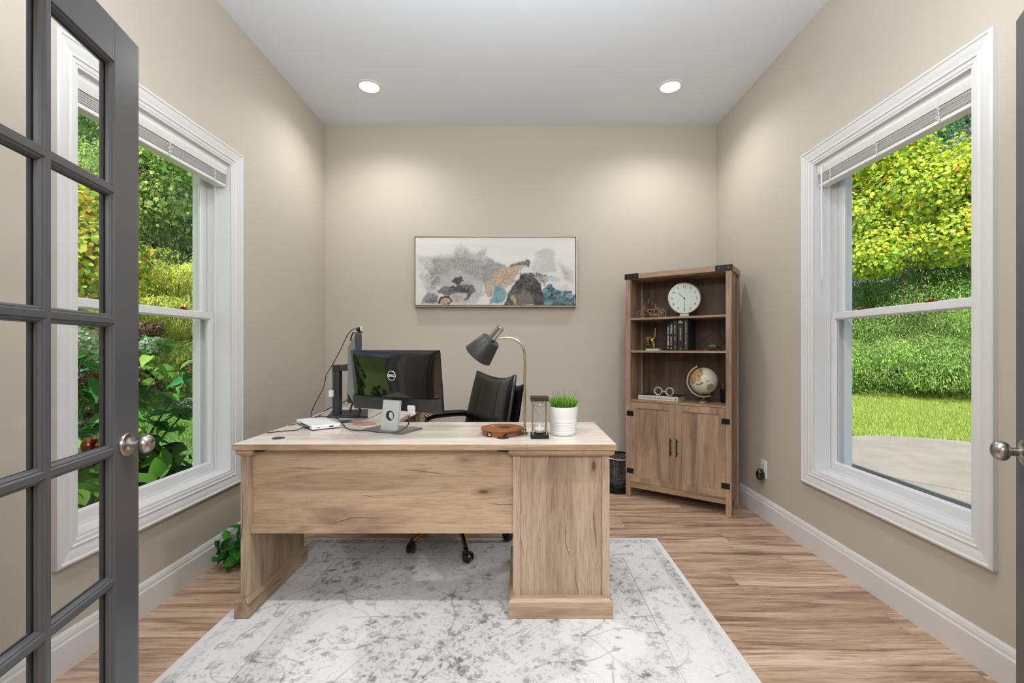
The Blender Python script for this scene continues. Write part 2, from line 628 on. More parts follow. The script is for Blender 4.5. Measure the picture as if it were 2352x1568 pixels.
S(MB().box(XL - TW, XR + TW, -3.6, YB + TW, -0.06, 0.0).build('floor', M['floor']), 'light brown wood plank floor')
S(MB().box(XL - TW, XR + TW, YF - 0.12, YB + TW, H, H + 0.1).build('ceiling', M['ceiling']), 'flat pale grey ceiling')
S(MB().box(XL - TW, XR + TW, YB, YB + TW, 0, H).build('wall_back', M['wall']), 'beige wall behind the desk')
for name, x, sg in (('wall_left', XL, -1), ('wall_right', XR, 1)):
    b = MB()
    b.box(x, x + sg * TW, YF - 0.12, OY0 - 0.02, 0, H)
    b.box(x, x + sg * TW, OY1 + 0.02, YB, 0, H)
    b.box(x, x + sg * TW, OY0 - 0.02, OY1 + 0.02, 0, OZ0 - 0.02)
    b.box(x, x + sg * TW, OY0 - 0.02, OY1 + 0.02, OZ1 + 0.02, H)
    S(b.build(name, M['wall']))
DX0, DX1 = -0.905, 0.873
b = MB()
b.box(XL, DX0, YF - 0.12, YF, 0, H).box(DX1, XR, YF - 0.12, YF, 0, H).box(DX0, DX1, YF - 0.12, YF, 2.06, H)
S(b.build('wall_front', M['wall']))
# doorway jamb
b = MB()
b.box(DX0, DX0 + 0.018, YF - 0.13, YF + 0.005, 0, 2.06).box(DX1 - 0.018, DX1, YF - 0.13, YF + 0.005, 0, 2.06).box(DX0, DX1, YF - 0.13, YF + 0.005, 2.042, 2.06)
b.box(DX0 - 0.085, DX0, YF, YF + 0.016, 0.145, 2.145).box(DX1, DX1 + 0.085, YF, YF + 0.016, 0.145, 2.145).box(DX0, DX1, YF, YF + 0.016, 2.06, 2.145)
S(b.build('trim_1', M['trim']))
# hall behind the camera
b = MB()
b.box(-1.95, -1.85, -3.6, YF - 0.12, 0, H).box(1.85, 1.95, -3.6, YF - 0.12, 0, H).box(-1.95, 1.95, -3.7, -3.6, 0, H)
S(b.build('wall_hall', M['wall']))
S(MB().box(-1.95, 1.95, -3.7, YF - 0.12, H, H + 0.1).build('ceiling_hall', M['ceiling']))

# baseboards: profile swept along the walls
BP = [(0, 0), (0.016, 0), (0.016, 0.104), (0.012, 0.112), (0.012, 0.120), (0.009, 0.132), (0.004, 0.142), (0, 0.142)]
def baseboard(name, p0, p1, nrm):
    b = MB()
    m = len(BP)
    vs = [(p0[0] + nrm[0] * u, p0[1] + nrm[1] * u, h) for u, h in BP] + [(p1[0] + nrm[0] * u, p1[1] + nrm[1] * u, h) for u, h in BP]
    fs = [tuple(range(m)), tuple(range(m, 2 * m))[::-1]] + [(i, (i + 1) % m, m + (i + 1) % m, m + i) for i in range(m)]
    b.add(vs, fs)
    S(b.build(name, M['trim']))
baseboard('baseboard_left', (XL, YF), (XL, YB), (1, 0))
baseboard('baseboard_right', (XR, YF), (XR, YB), (-1, 0))
baseboard('baseboard_back', (XL + 0.016, YB), (XR - 0.016, YB), (0, -1))
baseboard('baseboard_front_left', (XL + 0.016, YF), (DX0 - 0.085, YF), (0, 1))
baseboard('baseboard_front_right', (DX1 + 0.085, YF), (XR - 0.016, YF), (0, 1))

# ------------------------------------------------------------------ windows
CASE = [(0, 0), (0, 0.019), (0.006, 0.024), (0.012, 0.024), (0.016, 0.020), (0.034, 0.017), (0.052, 0.012), (0.056, 0.015), (0.061, 0.015), (0.064, 0.010), (0.078, 0.009), (0.082, 0.006), (0.090, 0.005), (0.090, 0)]
def make_window(idx, xw, sg, wand):
    root = struct('window_%d' % idx, 'white double hung window with wide casing in the %s wall' % ('left' if sg < 0 else 'right'), (xw, (OY0 + OY1) / 2, OZ0))
    yc, zc = (OY0 + OY1) / 2, OZ0
    F = lambda a, b_, h: (-sg * h, a - yc, b_ - zc)     # h into the room
    MB().frame(WY0, WY1, WZ0, WZ1, CASE, F).build('casing', M['trim'], root)
    # jamb lining and outer frame
    MB().frame(OY0 - 0.02, OY1 + 0.02, OZ0 - 0.02, OZ1 + 0.02, [(0, 0.001), (0.02, 0.001), (0.02, -0.20), (0, -0.20)], F).build('jamb', M['trim'], root)
    # tracks for the two sashes
    b = MB()
    for h0, h1, d in ((-0.076, -0.084, 0.012), (-0.116, -0.123, 0.014), (-0.156, -0.20, 0.022)):
        b.frame(OY0, OY1, OZ0, OZ1, [(0, h0), (d, h0), (d, h1), (0, h1)], F)
    b.build('sash_track', M['vinyl'], root)
    zm = 1.342
    def sash(nm, z0, z1, hin, st, rb, rt, glass_h):
        d = 0.030
        b = MB()
        y0, y1 = OY0 + 0.002, OY1 - 0.002
        X = lambda h: -sg * h
        b.box(X(hin), X(hin - d), y0 - yc, y0 + st - yc, z0 - zc, z1 - zc)
        b.box(X(hin), X(hin - d), y1 - st - yc, y1 - yc, z0 - zc, z1 - zc)
        b.box(X(hin), X(hin - d), y0 + st - yc, y1 - st - yc, z0 - zc, z0 + rb - zc)
        b.box(X(hin), X(hin - d), y0 + st - yc, y1 - st - yc, z1 - rt - zc, z1 - zc)
        s_ = b.build(nm, M['vinyl'], root, bevel=0.003)
        bead = MB().frame(y0 + st - 0.001, y1 - st + 0.001, z0 + rb - 0.001, z1 - rt + 0.001, [(0, hin - 0.004), (0.004, hin - 0.006), (0.008, hin - 0.012), (0, hin - 0.014)], F).build('glazing_bead', M['vinyl'], s_)
        g = MB().box(X(glass_h), X(glass_h - 0.003), y0 + st - yc, y1 - st - yc, z0 + rb - zc, z1 - rt - zc)
        g.build('pane', M['mirror_glass'], s_)
        return s_
    lower = sash('lower_sash', OZ0 + 0.002, zm + 0.018, -0.086, 0.036, 0.050, 0.036, -0.104)
    sash('upper_sash', zm - 0.018, OZ1 - 0.002, -0.125, 0.046, 0.036, 0.046, -0.142)
    for yy in (yc - 0.17, yc + 0.22):
        b = MB()
        b.box(-sg * -0.092, -sg * -0.112, yy - 0.022 - yc, yy + 0.022 - yc, zm + 0.018 - zc, zm + 0.026 - zc)
        b.cyl((-sg * -0.102, yy - yc, zm + 0.026 - zc), (-sg * -0.102, yy - yc, zm + 0.034 - zc), 0.009, 12)
        b.build('sash_lock', M['bronze'], root, bevel=0.002)
    # raised blind: its own thing
    side = 'left' if sg < 0 else 'right'
    bt = thing('window_blind', 'white slatted blind raised to the top of the %s window%s' % (side, ', hanging wand' if wand else ', partly behind the door'), 'blind', (xw + sg * 0.045, yc, OZ1), 0, None)
    L = (OY1 - OY0) / 2 - 0.006
    b = MB()
    vp = [(-0.026, 0), (-0.032, -0.010), (-0.034, -0.030), (-0.031, -0.044), (-0.026, -0.062), (-0.018, -0.062), (-0.018, -0.045), (0.026, -0.045), (0.026, 0)]
    vs = [(-sg * -u if False else sg * u, -L, w) for u, w in vp] + [(sg * u, L, w) for u, w in vp]
    m = len(vp)
    b.add(vs, [tuple(range(m)), tuple(range(m, 2 * m))[::-1]] + [(i, (i + 1) % m, m + (i + 1) % m, m + i) for i in range(m)])
    b.build('headrail', M['blind'], bt)
    b = MB()
    for k in range(11):
        zz = -0.068 - 0.0042 * k
        j = random.uniform(-0.0015, 0.0015)
        b.box(-0.024 + j, 0.024 + j, -L + 0.004, L - 0.004, zz, zz + 0.0026)
    b.build('slat_stack', M['blind_dark'], bt)
    MB().box(-0.025, 0.025, -L + 0.004, L - 0.004, -0.130, -0.1135).build('bottom_rail', M['blind'], bt, bevel=0.003)
    for yy in (-0.30, 0.02, 0.34):
        b = MB()
        for q in range(7):
            a = random.uniform(-0.009, 0.009)
            z1 = -0.062 - 0.009 * q
            b.tube(smooth_path([(-sg * 0.027, yy + a, z1), (-sg * 0.033, yy + a * 1.8, z1 - 0.006), (-sg * 0.027, yy - a, z1 - 0.012)], 3), 0.0012, 5)
        b.tube([(-sg * 0.028, yy, -0.006), (-sg * 0.036, yy, -0.03), (-sg * 0.028, yy, -0.128)], 0.001, 5)
        b.build('ladder_cord', M['blind'], bt)
    if wand:
        yy = L - 0.055
        b = MB()
        b.tube([(-sg * 0.034, yy, -0.020), (-sg * 0.044, yy, -0.034), (-sg * 0.044, yy - 0.004, -0.66)], 0.0042, 8)
        b.build('tilt_wand', M['white_plastic'], bt, smooth=True)
    return root
make_window(1, XL, -1, False)
make_window(2, XR, 1, True)

# ------------------------------------------------------------------ french doors
def make_door(idx, hinge, ang, vis, label):
    """local x from hinge to free edge; vis = -1: room-side face at y=0, slab to +y; +1: slab to -y"""
    root = struct('door_%d' % idx, label, (hinge[0], hinge[1], 0), ang)
    Wd, T = 0.914, 0.036
    Y = lambda d: -vis * d            # depth from the visible face
    z0, z1 = 0.014, 2.030
    gx0, gx1, gz0, gz1 = 0.115, 0.804, 0.205, 1.920
    b = MB()
    b.box(0, gx0, Y(0), Y(T), z0, z1).box(gx1, Wd, Y(0), Y(T), z0, z1)
    b.box(gx0, gx1, Y(0), Y(T), z0, gz0).box(gx0, gx1, Y(0), Y(T), gz1, z1)
    b.build('door_frame', M['door'], root, bevel=0.0015)
    mt = 0.014
    pw = (gx1 - gx0 - 2 * mt) / 3
    ph = (gz1 - gz0 - 4 * mt) / 5
    b = MB()
    for i in (1, 2):
        x = gx0 + i * pw + (i - 1) * mt
        b.box(x, x + mt, Y(0.0005), Y(T - 0.0005), gz0, gz1)
    for j in (1, 2, 3, 4):
        z = gz0 + j * ph + (j - 1) * mt
        b.box(gx0, gx1, Y(0.0007), Y(T - 0.0007), z, z + mt)
    prof = [(0, 0.001), (0.0025, 0.0045), (0.006, 0.0045), (0.009, 0.009), (0.011, 0.0155), (0, 0.0155)]
    for i in range(3):
        for j in range(5):
            x = gx0 + i * (pw + mt); z = gz0 + j * (ph + mt)
            for side in (0, 1):
                fn = (lambda a, c, h: (a, Y(h), c)) if side == 0 else (lambda a, c, h: (a, Y(T - h), c))
                b.frame(x, x + pw, z, z + ph, prof, fn)
    b.build('muntin_grid', M['door'], root)
    for i in range(3):
        for j in range(5):
            x = gx0 + i * (pw + mt); z = gz0 + j * (ph + mt)
            MB().box(x + 0.002, x + pw - 0.002, Y(0.0165), Y(0.0195), z + 0.002, z + ph - 0.002).build('pane', M['door_glass'], root)
    xk, zk = Wd - 0.060, 0.897
    for side, mt_, nm in ((0, M['nickel'], 'door_knob'), (1, M['bronze'], 'door_knob')):
        d = (vis if side == 0 else -vis)
        base = 0.0 if side == 0 else T
        o = (xk, Y(base), zk)
        Mx = basis(o, (1, 0, 0), (0, 0, 1), (0, d, 0))
        kb = MB()
        kb.lathe([(0.0, 0.065), (0.010, 0.0642), (0.018, 0.0605), (0.0240, 0.054), (0.0262, 0.046), (0.0245, 0.038), (0.019, 0.032), (0.012, 0.029), (0.0105, 0.026), (0.0105, 0.012), (0.0, 0.012)], 32, Mx, cap=False)
        kn = kb.build(nm, mt_, root, smooth=True, weld=True)
        MB().lathe([(0.0, 0.014), (0.013, 0.0135), (0.017, 0.009), (0.024, 0.0065), (0.031, 0.0062), (0.0325, 0.004), (0.0325, 0.0)], 36, Mx).build('rosette', mt_, kn, smooth=True, weld=True)
        if side == 0:
            kn['label'] = 'brushed nickel round knob'
    for zz in (0.25, 1.02, 1.78):
        MB().cyl((-0.004, Y(-0.004), zz), (-0.004, Y(-0.004), zz + 0.09), 0.006, 12).build('hinge', M['nickel'], root, smooth=True)
    return root
make_door(1, (-0.882, 0.424), math.atan2(0.973, -0.232), -1, 'charcoal glazed french door leaf at the left edge, nickel knob')
make_door(2, (0.850, 0.424), math.atan2(0.857, 0.515), 1, 'charcoal french door leaf at the right edge of the view')

# ------------------------------------------------------------------ recessed lights
M['lens'] = pbr('lamp_lens', (255, 250, 240), 0.5, emit=(255, 250, 240), estr=14)
for i, (x, y, lab) in enumerate(((-1.075, 3.29, 'left recessed ceiling light near the back wall'), (1.10, 3.29, 'right recessed ceiling light near the back wall'),
                                 (-0.72, 1.15, 'recessed ceiling light above the left glazed door'), (0.76, 1.15, 'recessed ceiling light above the right glazed door'))):
    t = thing('recessed_light', lab or 'recessed ceiling light near the glazed doors', 'ceiling light', (x, y, H), 0, 'round recessed lights in the ceiling')
    MB().lathe([(0.066, -0.002), (0.070, -0.006), (0.090, -0.005), (0.094, 0.0), (0.066, 0.0)], 40).build('trim_ring', M['trim'], t, smooth=True)
    MB().lathe([(0.0, -0.0035), (0.067, -0.0035), (0.067, -0.0005), (0.0, -0.0005)], 40).build('lens', M['lens'], t)
    l = light('lamp_bulb', 'SPOT', (0, 0, -0.030), 20 if i < 2 else 36, (1.0, 0.985, 0.965), (0, 0, 0), spot_size=math.radians(150), spot_blend=0.75, shadow_soft_size=0.055)
    l.parent = t

# ------------------------------------------------------------------ rug
def make_rug():
    x0, x1, y0, y1 = -1.262, 0.842, 0.98, 2.765
    st = 0.0033
    nx, ny = int((x1 - x0) / st), int((y1 - y0) / st)
    xs = np.linspace(x0, x1, nx + 1); ys = np.linspace(y0, y1, ny + 1)
    X, Y = np.meshgrid(xs, ys)
    d = np.minimum(np.minimum(X - x0, x1 - X), np.minimum(Y - y0, y1 - Y))
    n1 = vnoise(X * 9, Y * 9, 1, 5)
    n2 = vnoise(X * 60, Y * 60, 2, 4, 0.65)
    n3 = vnoise(X * 3, Y * 3, 3, 5)
    n4 = vnoise(X * 130, Y * 130, 4, 2)
    n5 = vnoise(X * 26, Y * 26, 6, 4, 0.6)
    sm = lambda a, lo, hi: np.clip((a - lo) / (hi - lo), 0, 1)
    speck = sm(n2, 0.53, 0.60)
    # ridged noise gives broken curling outlines
    wv = (n1 - 0.5) * 0.08
    rid = 1 - sm(np.abs(vnoise((X + wv) * 24, (Y - wv) * 24, 7, 3, 0.5) - 0.5), 0.006, 0.022)
    rid2 = 1 - sm(np.abs(vnoise((X - wv) * 15, (Y + wv) * 15, 8, 2, 0.5) - 0.5), 0.003, 0.012)
    def band(lo, hi):
        return sm(d, lo, lo + 0.003) * (1 - sm(d, hi, hi + 0.003))
    dk = 0.03 * n1
    dk += band(0.022, 0.072) * (0.20 + 0.30 * speck + 0.25 * rid)
    dk += band(0.076, 0.080) * 0.40
    dk += band(0.084, 0.258) * (0.05 + 0.16 * speck * sm(n5, 0.45, 0.6) + 0.34 * rid * sm(n5, 0.42, 0.52))
    dk += band(0.260, 0.265) * 0.55
    inner = sm(d, 0.268, 0.272)
    edge = 0.40 + 0.16 * (vnoise(X * 5, Y * 5, 9, 4) - 0.5) * 2 + 0.04 * np.sin(X * 9) * np.sin(Y * 7 + 1)
    mass = inner * (1 - sm(d, edge, edge + 0.03))
    tex = 0.12 + 0.34 * speck * sm(n5, 0.38, 0.58) + 0.26 * rid
    dk += mass * tex
    mx = ((X + 0.21) / 0.52) ** 2 + ((Y - 1.83) / 0.36) ** 2 + 1.2 * (vnoise(X * 6, Y * 6, 12, 5) - 0.5)
    med = 1 - sm(mx, 0.60, 0.85)
    dk += inner * med * (1 - mass) * tex
    fld = inner * (1 - mass) * (1 - med)
    dk += fld * (0.22 * speck * sm(n1, 0.50, 0.60) + 0.26 * rid * sm(n1, 0.46, 0.56) + 0.18 * rid2 * sm(n3, 0.4, 0.5))
    D = np.zeros_like(X)
    def stamp(pts, w, a):
        for (px, py) in pts:
            r = w * 2.2
            i0, i1 = int((px - r - x0) / st), int((px + r - x0) / st) + 2
            j0, j1 = int((py - r - y0) / st), int((py + r - y0) / st) + 2
            i0, j0 = max(i0, 0), max(j0, 0)
            if i1 <= 0 or j1 <= 0 or i0 > nx or j0 > ny:
                continue
            sx, sy = X[j0:j1, i0:i1], Y[j0:j1, i0:i1]
            g = a * np.clip(1.4 - np.hypot(sx - px, sy - py) / w, 0, 1)
            D[j0:j1, i0:i1] = np.maximum(D[j0:j1, i0:i1], g)
    r_ = np.random.default_rng(5)
    def blossom(cx, cy, R):
        for k in range(int(9 + R * 300)):
            a, q = r_.uniform(0, 2 * PI), R * math.sqrt(r_.random())
            b_, L = r_.uniform(0, PI), r_.uniform(0.004, 0.011)
            px, py = cx + q * math.cos(a), cy + q * math.sin(a) * 0.8
            stamp([(px + t_ * L * math.cos(b_ + t_), py + t_ * L * math.sin(b_ + t_)) for t_ in (-1, -0.5, 0, 0.5, 1)], 0.0032, r_.uniform(0.28, 0.55))
    def vine(cx, cy, L, bloom=True):
        a, cur = r_.uniform(0, 2 * PI), r_.uniform(-9, 9)
        n = int(L / 0.003)
        pts = []
        for k in range(n):
            if k % 50 == 49:
                cur = -cur * r_.uniform(0.6, 1.3)
            a += cur * 0.003
            cx += 0.003 * math.cos(a); cy += 0.003 * math.sin(a)
            pts.append((cx, cy))
        stamp(pts, 0.0032, 0.40)
        if bloom:
            blossom(cx, cy, r_.uniform(0.018, 0.034))
            p = pts[n // 2]
            blossom(p[0] + 0.012, p[1], 0.014)
    per = 0.15
    for k in range(int((x1 - x0 - 0.30) / per) + 1):
        for cy in (y1 - 0.172, y0 + 0.172):
            vine(x0 + 0.17 + k * per, cy + r_.uniform(-0.03, 0.03), 0.16)
    for k in range(int((y1 - y0 - 0.30) / per) + 1):
        for cx in (x1 - 0.172, x0 + 0.172):
            vine(cx + r_.uniform(-0.03, 0.03), y0 + 0.17 + k * per, 0.16)
    for k in range(46):
        vine(r_.uniform(x0 + 0.34, x1 - 0.34), r_.uniform(y0 + 0.3, y1 - 0.34), r_.uniform(0.15, 0.5))
    for k in range(80):
        blossom(r_.uniform(x0 + 0.30, x1 - 0.30), r_.uniform(y0 + 0.3, y1 - 0.30), r_.uniform(0.008, 0.022))
    fade = sm(n3, 0.30, 0.62)
    dk = dk * (0.45 + 0.85 * fade) + D * (0.45 + 0.6 * sm(n5, 0.38, 0.6)) * sm(d, 0.085, 0.09)
    dk += 0.05 * (n4 - 0.5)
    dk = np.clip(dk, 0, 1)
    li, dc = np.array([232, 232, 233]) / 255, np.array([118, 116, 117]) / 255
    col = li * (1 - dk[..., None]) + dc * dk[..., None]
    col[d < 0.020] = np.array([224, 222, 218]) / 255
    V = np.stack([X, Y, np.full_like(X, 0.008) + 0.0008 * (n4 - 0.5)], -1).reshape(-1, 3)
    i = np.arange(nx); j = np.arange(ny)
    I, J = np.meshgrid(i, j)
    a = (J * (nx + 1) + I).ravel()
    Q = np.stack([a, a + 1, a + nx + 2, a + nx + 1], 1)
    # skirt so the rug has a thickness
    ring = list(range(nx + 1)) + [jj * (nx + 1) + nx for jj in range(1, ny + 1)] + [ny * (nx + 1) + ii for ii in range(nx - 1, -1, -1)] + [jj * (nx + 1) for jj in range(ny - 1, 0, -1)]
    k = len(V)
    sk = V[ring].copy(); sk[:, 2] = 0.0005
    V2 = np.vstack([V, sk])
    n = len(ring)
    r0 = np.array(ring); nxt = np.roll(r0, -1)
    lo = k + np.arange(n); lon = np.roll(lo, -1)
    Q2 = np.vstack([Q, np.stack([r0, lo, lon, nxt], 1)])
    cc = LIN(col.reshape(-1, 3))
    cc = np.vstack([cc, cc[ring]])
    o = np_mesh('area_rug', V2, Q2, cc, attr_mat('rug_pile', 0.95, 0.1, 0.5, 420, noise_amt=0.10), smooth=True)
    tag(o, 'off-white and grey distressed floral area rug under the desk', 'rug')
make_rug()

# ------------------------------------------------------------------ desk
RZ = 0.009
def make_desk():
    t = thing('desk', 'light oak L-shaped desk with drawer pedestal and modesty panel', 'desk', (-0.40, 2.2, RZ))
    ox, oy, oz = -0.40, 2.2, RZ
    def B(mb, x0, x1, y0, y1, z0, z1):
        return mb.box(x0 - ox, x1 - ox, y0 - oy, y1 - oy, z0 - oz, z1 - oz)
    b = MB(); B(b, -1.213, 0.418, 1.930, 2.506, 0.729, 0.754); b.build('desktop', M['oak_sheen'], t, bevel=0.0015)
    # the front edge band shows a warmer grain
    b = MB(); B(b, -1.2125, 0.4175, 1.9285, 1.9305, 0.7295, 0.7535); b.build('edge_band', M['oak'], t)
    b = MB(); B(b, -1.213, -0.674, 2.5065, 3.640, 0.729, 0.754); b.build('return_top', M['oak_sheen'], t, bevel=0.0015)
    # crown mouldings
    def crown(x0, x1, y0, y1):
        z = [(0.000, 0.729), (0.000, 0.710), (0.012, 0.699)]
        mb = MB()
        vs, fs = [], []
        rects = [(0.0, 0.729), (0.0, 0.711), (0.014, 0.699)]
        for (ins, zz) in rects:
            vs += [(x0 + ins, y0 + ins, zz), (x1 - ins, y0 + ins, zz), (x1 - ins, y1, zz), (x0 + ins, y1, zz)]
        vs = [(x - ox, y - oy, zz - oz) for x, y, zz in vs]
        for k in range(2):
            for i in range(4):
                j = (i + 1) % 4
                fs.append((k * 4 + i, k * 4 + j, k * 4 + 4 + j, k * 4 + 4 + i))
        fs += [(0, 1, 2, 3), (8, 11, 10, 9)]
        mb.add(vs, fs)
        mb.build('crown_moulding', M['oak'], t)
    crown(-0.041, 0.413, 1.942, 2.49)
    crown(-1.206, -1.136, 1.942, 2.49)
    # pedestal
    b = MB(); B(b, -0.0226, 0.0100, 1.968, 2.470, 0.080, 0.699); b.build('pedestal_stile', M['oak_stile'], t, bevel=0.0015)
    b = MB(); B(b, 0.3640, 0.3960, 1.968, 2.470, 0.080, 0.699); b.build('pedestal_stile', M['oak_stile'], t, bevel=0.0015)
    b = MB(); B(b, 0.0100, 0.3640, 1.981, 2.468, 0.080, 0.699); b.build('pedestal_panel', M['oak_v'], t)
    def base(x0, x1, y0, y1, nm='plinth'):
        mb = MB()
        vs, fs = [], []
        ins0 = 0.026
        for (ins, zz) in ((0, RZ), (0, 0.0785), (ins0 * 0.45, 0.0885)):
            vs += [(x0 + ins, y0 + ins, zz), (x1 - ins, y0 + ins, zz), (x1 - ins, y1 - ins, zz), (x0 + ins, y1 - ins, zz)]
        vs = [(x - ox, y - oy, zz - oz) for x, y, zz in vs]
        for k in range(2):
            for i in range(4):
                j = (i + 1) % 4
                fs.append((k * 4 + i, k * 4 + j, k * 4 + 4 + j, k * 4 + 4 + i))
        fs += [(0, 3, 2, 1), (8, 9, 10, 11)]
        mb.add(vs, fs)
        return mb.build(nm, M['oak'] if x1 - x0 > 0.2 else M['oak_y'], t)
    base(-0.040, 0.4045, 1.939, 2.485)
    # left end panel
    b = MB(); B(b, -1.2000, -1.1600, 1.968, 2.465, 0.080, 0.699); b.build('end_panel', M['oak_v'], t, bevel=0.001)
    base(-1.211, -1.147, 1.939, 2.480)
    # modesty panel and rail
    b = MB(); B(b, -1.1600, -0.0226, 1.995, 2.010, 0.385, 0.722); b.build('modesty_panel', M['oak'], t)
    b = MB(); B(b, -1.1600, -0.0226, 1.974, 2.010, 0.358, 0.391); b.build('modesty_rail', M['oak'], t, bevel=0.001)
    # dark corner brackets under the top
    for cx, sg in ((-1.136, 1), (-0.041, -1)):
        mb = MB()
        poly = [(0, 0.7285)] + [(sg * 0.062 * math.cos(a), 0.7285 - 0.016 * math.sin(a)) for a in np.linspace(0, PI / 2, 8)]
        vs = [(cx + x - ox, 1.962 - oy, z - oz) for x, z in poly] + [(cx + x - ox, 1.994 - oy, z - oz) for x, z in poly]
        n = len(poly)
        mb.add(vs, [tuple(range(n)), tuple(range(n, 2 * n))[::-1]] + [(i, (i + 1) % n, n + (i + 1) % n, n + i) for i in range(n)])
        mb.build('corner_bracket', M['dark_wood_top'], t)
    # return: rear pedestal with drawers facing the knee space, outer panel
    b = MB(); B(b, -1.200, -1.180, 2.51, 3.62, 0.30, 0.729); b.build('return_panel', M['oak_y'], t)
    b = MB()
    B(b, -1.16, -0.700, 3.15, 3.60, 0.09, 0.728)
    b.build('return_pedestal', M['oak_v'], t, bevel=0.001)
    b = MB(); B(b, -0.737, -0.700, 3.143, 3.150, 0.09, 0.728); b.build('pedestal_stile', M['oak_v'], t)
    for z0, z1 in ((0.10, 0.40), (0.405, 0.55), (0.555, 0.70)):
        b = MB(); B(b, -0.700, -0.682, 3.17, 3.58, z0, z1)
        dr = b.build('drawer', M['oak_y'], t, bevel=0.0015)
        b = MB(); zz = (z0 + z1) / 2
        B(b, -0.672, -0.666, 3.31, 3.44, zz - 0.004, zz + 0.004); B(b, -0.682, -0.668, 3.31, 3.318, zz - 0.004, zz + 0.004); B(b, -0.682, -0.668, 3.432, 3.44, zz - 0.004, zz + 0.004)
        b.build('handle', M['black_metal'], dr)
    b = MB(); B(b, -1.17, -0.690, 3.14, 3.61, 0.004, 0.09); b.build('plinth', M['oak'], t)
    # grommets
    for x, y in ((-1.084, 2.058), (-0.069, 2.062)):
        g = MB().lathe([(0.027, 0.0), (0.027, 0.0022), (0.024, 0.0034), (0.0, 0.0034)], 28, Matrix.Translation((x - ox, y - oy, 0.754 - oz))).build('grommet', M['grey_plastic'], t, smooth=True)
        MB().box(x - ox - 0.008, x - ox + 0.008, y - oy + 0.006, y - oy + 0.020, 0.7565 - oz, 0.7580 - oz).build('slot', M['black_plastic'], g)
    return t
make_desk()
DZ = 0.7545

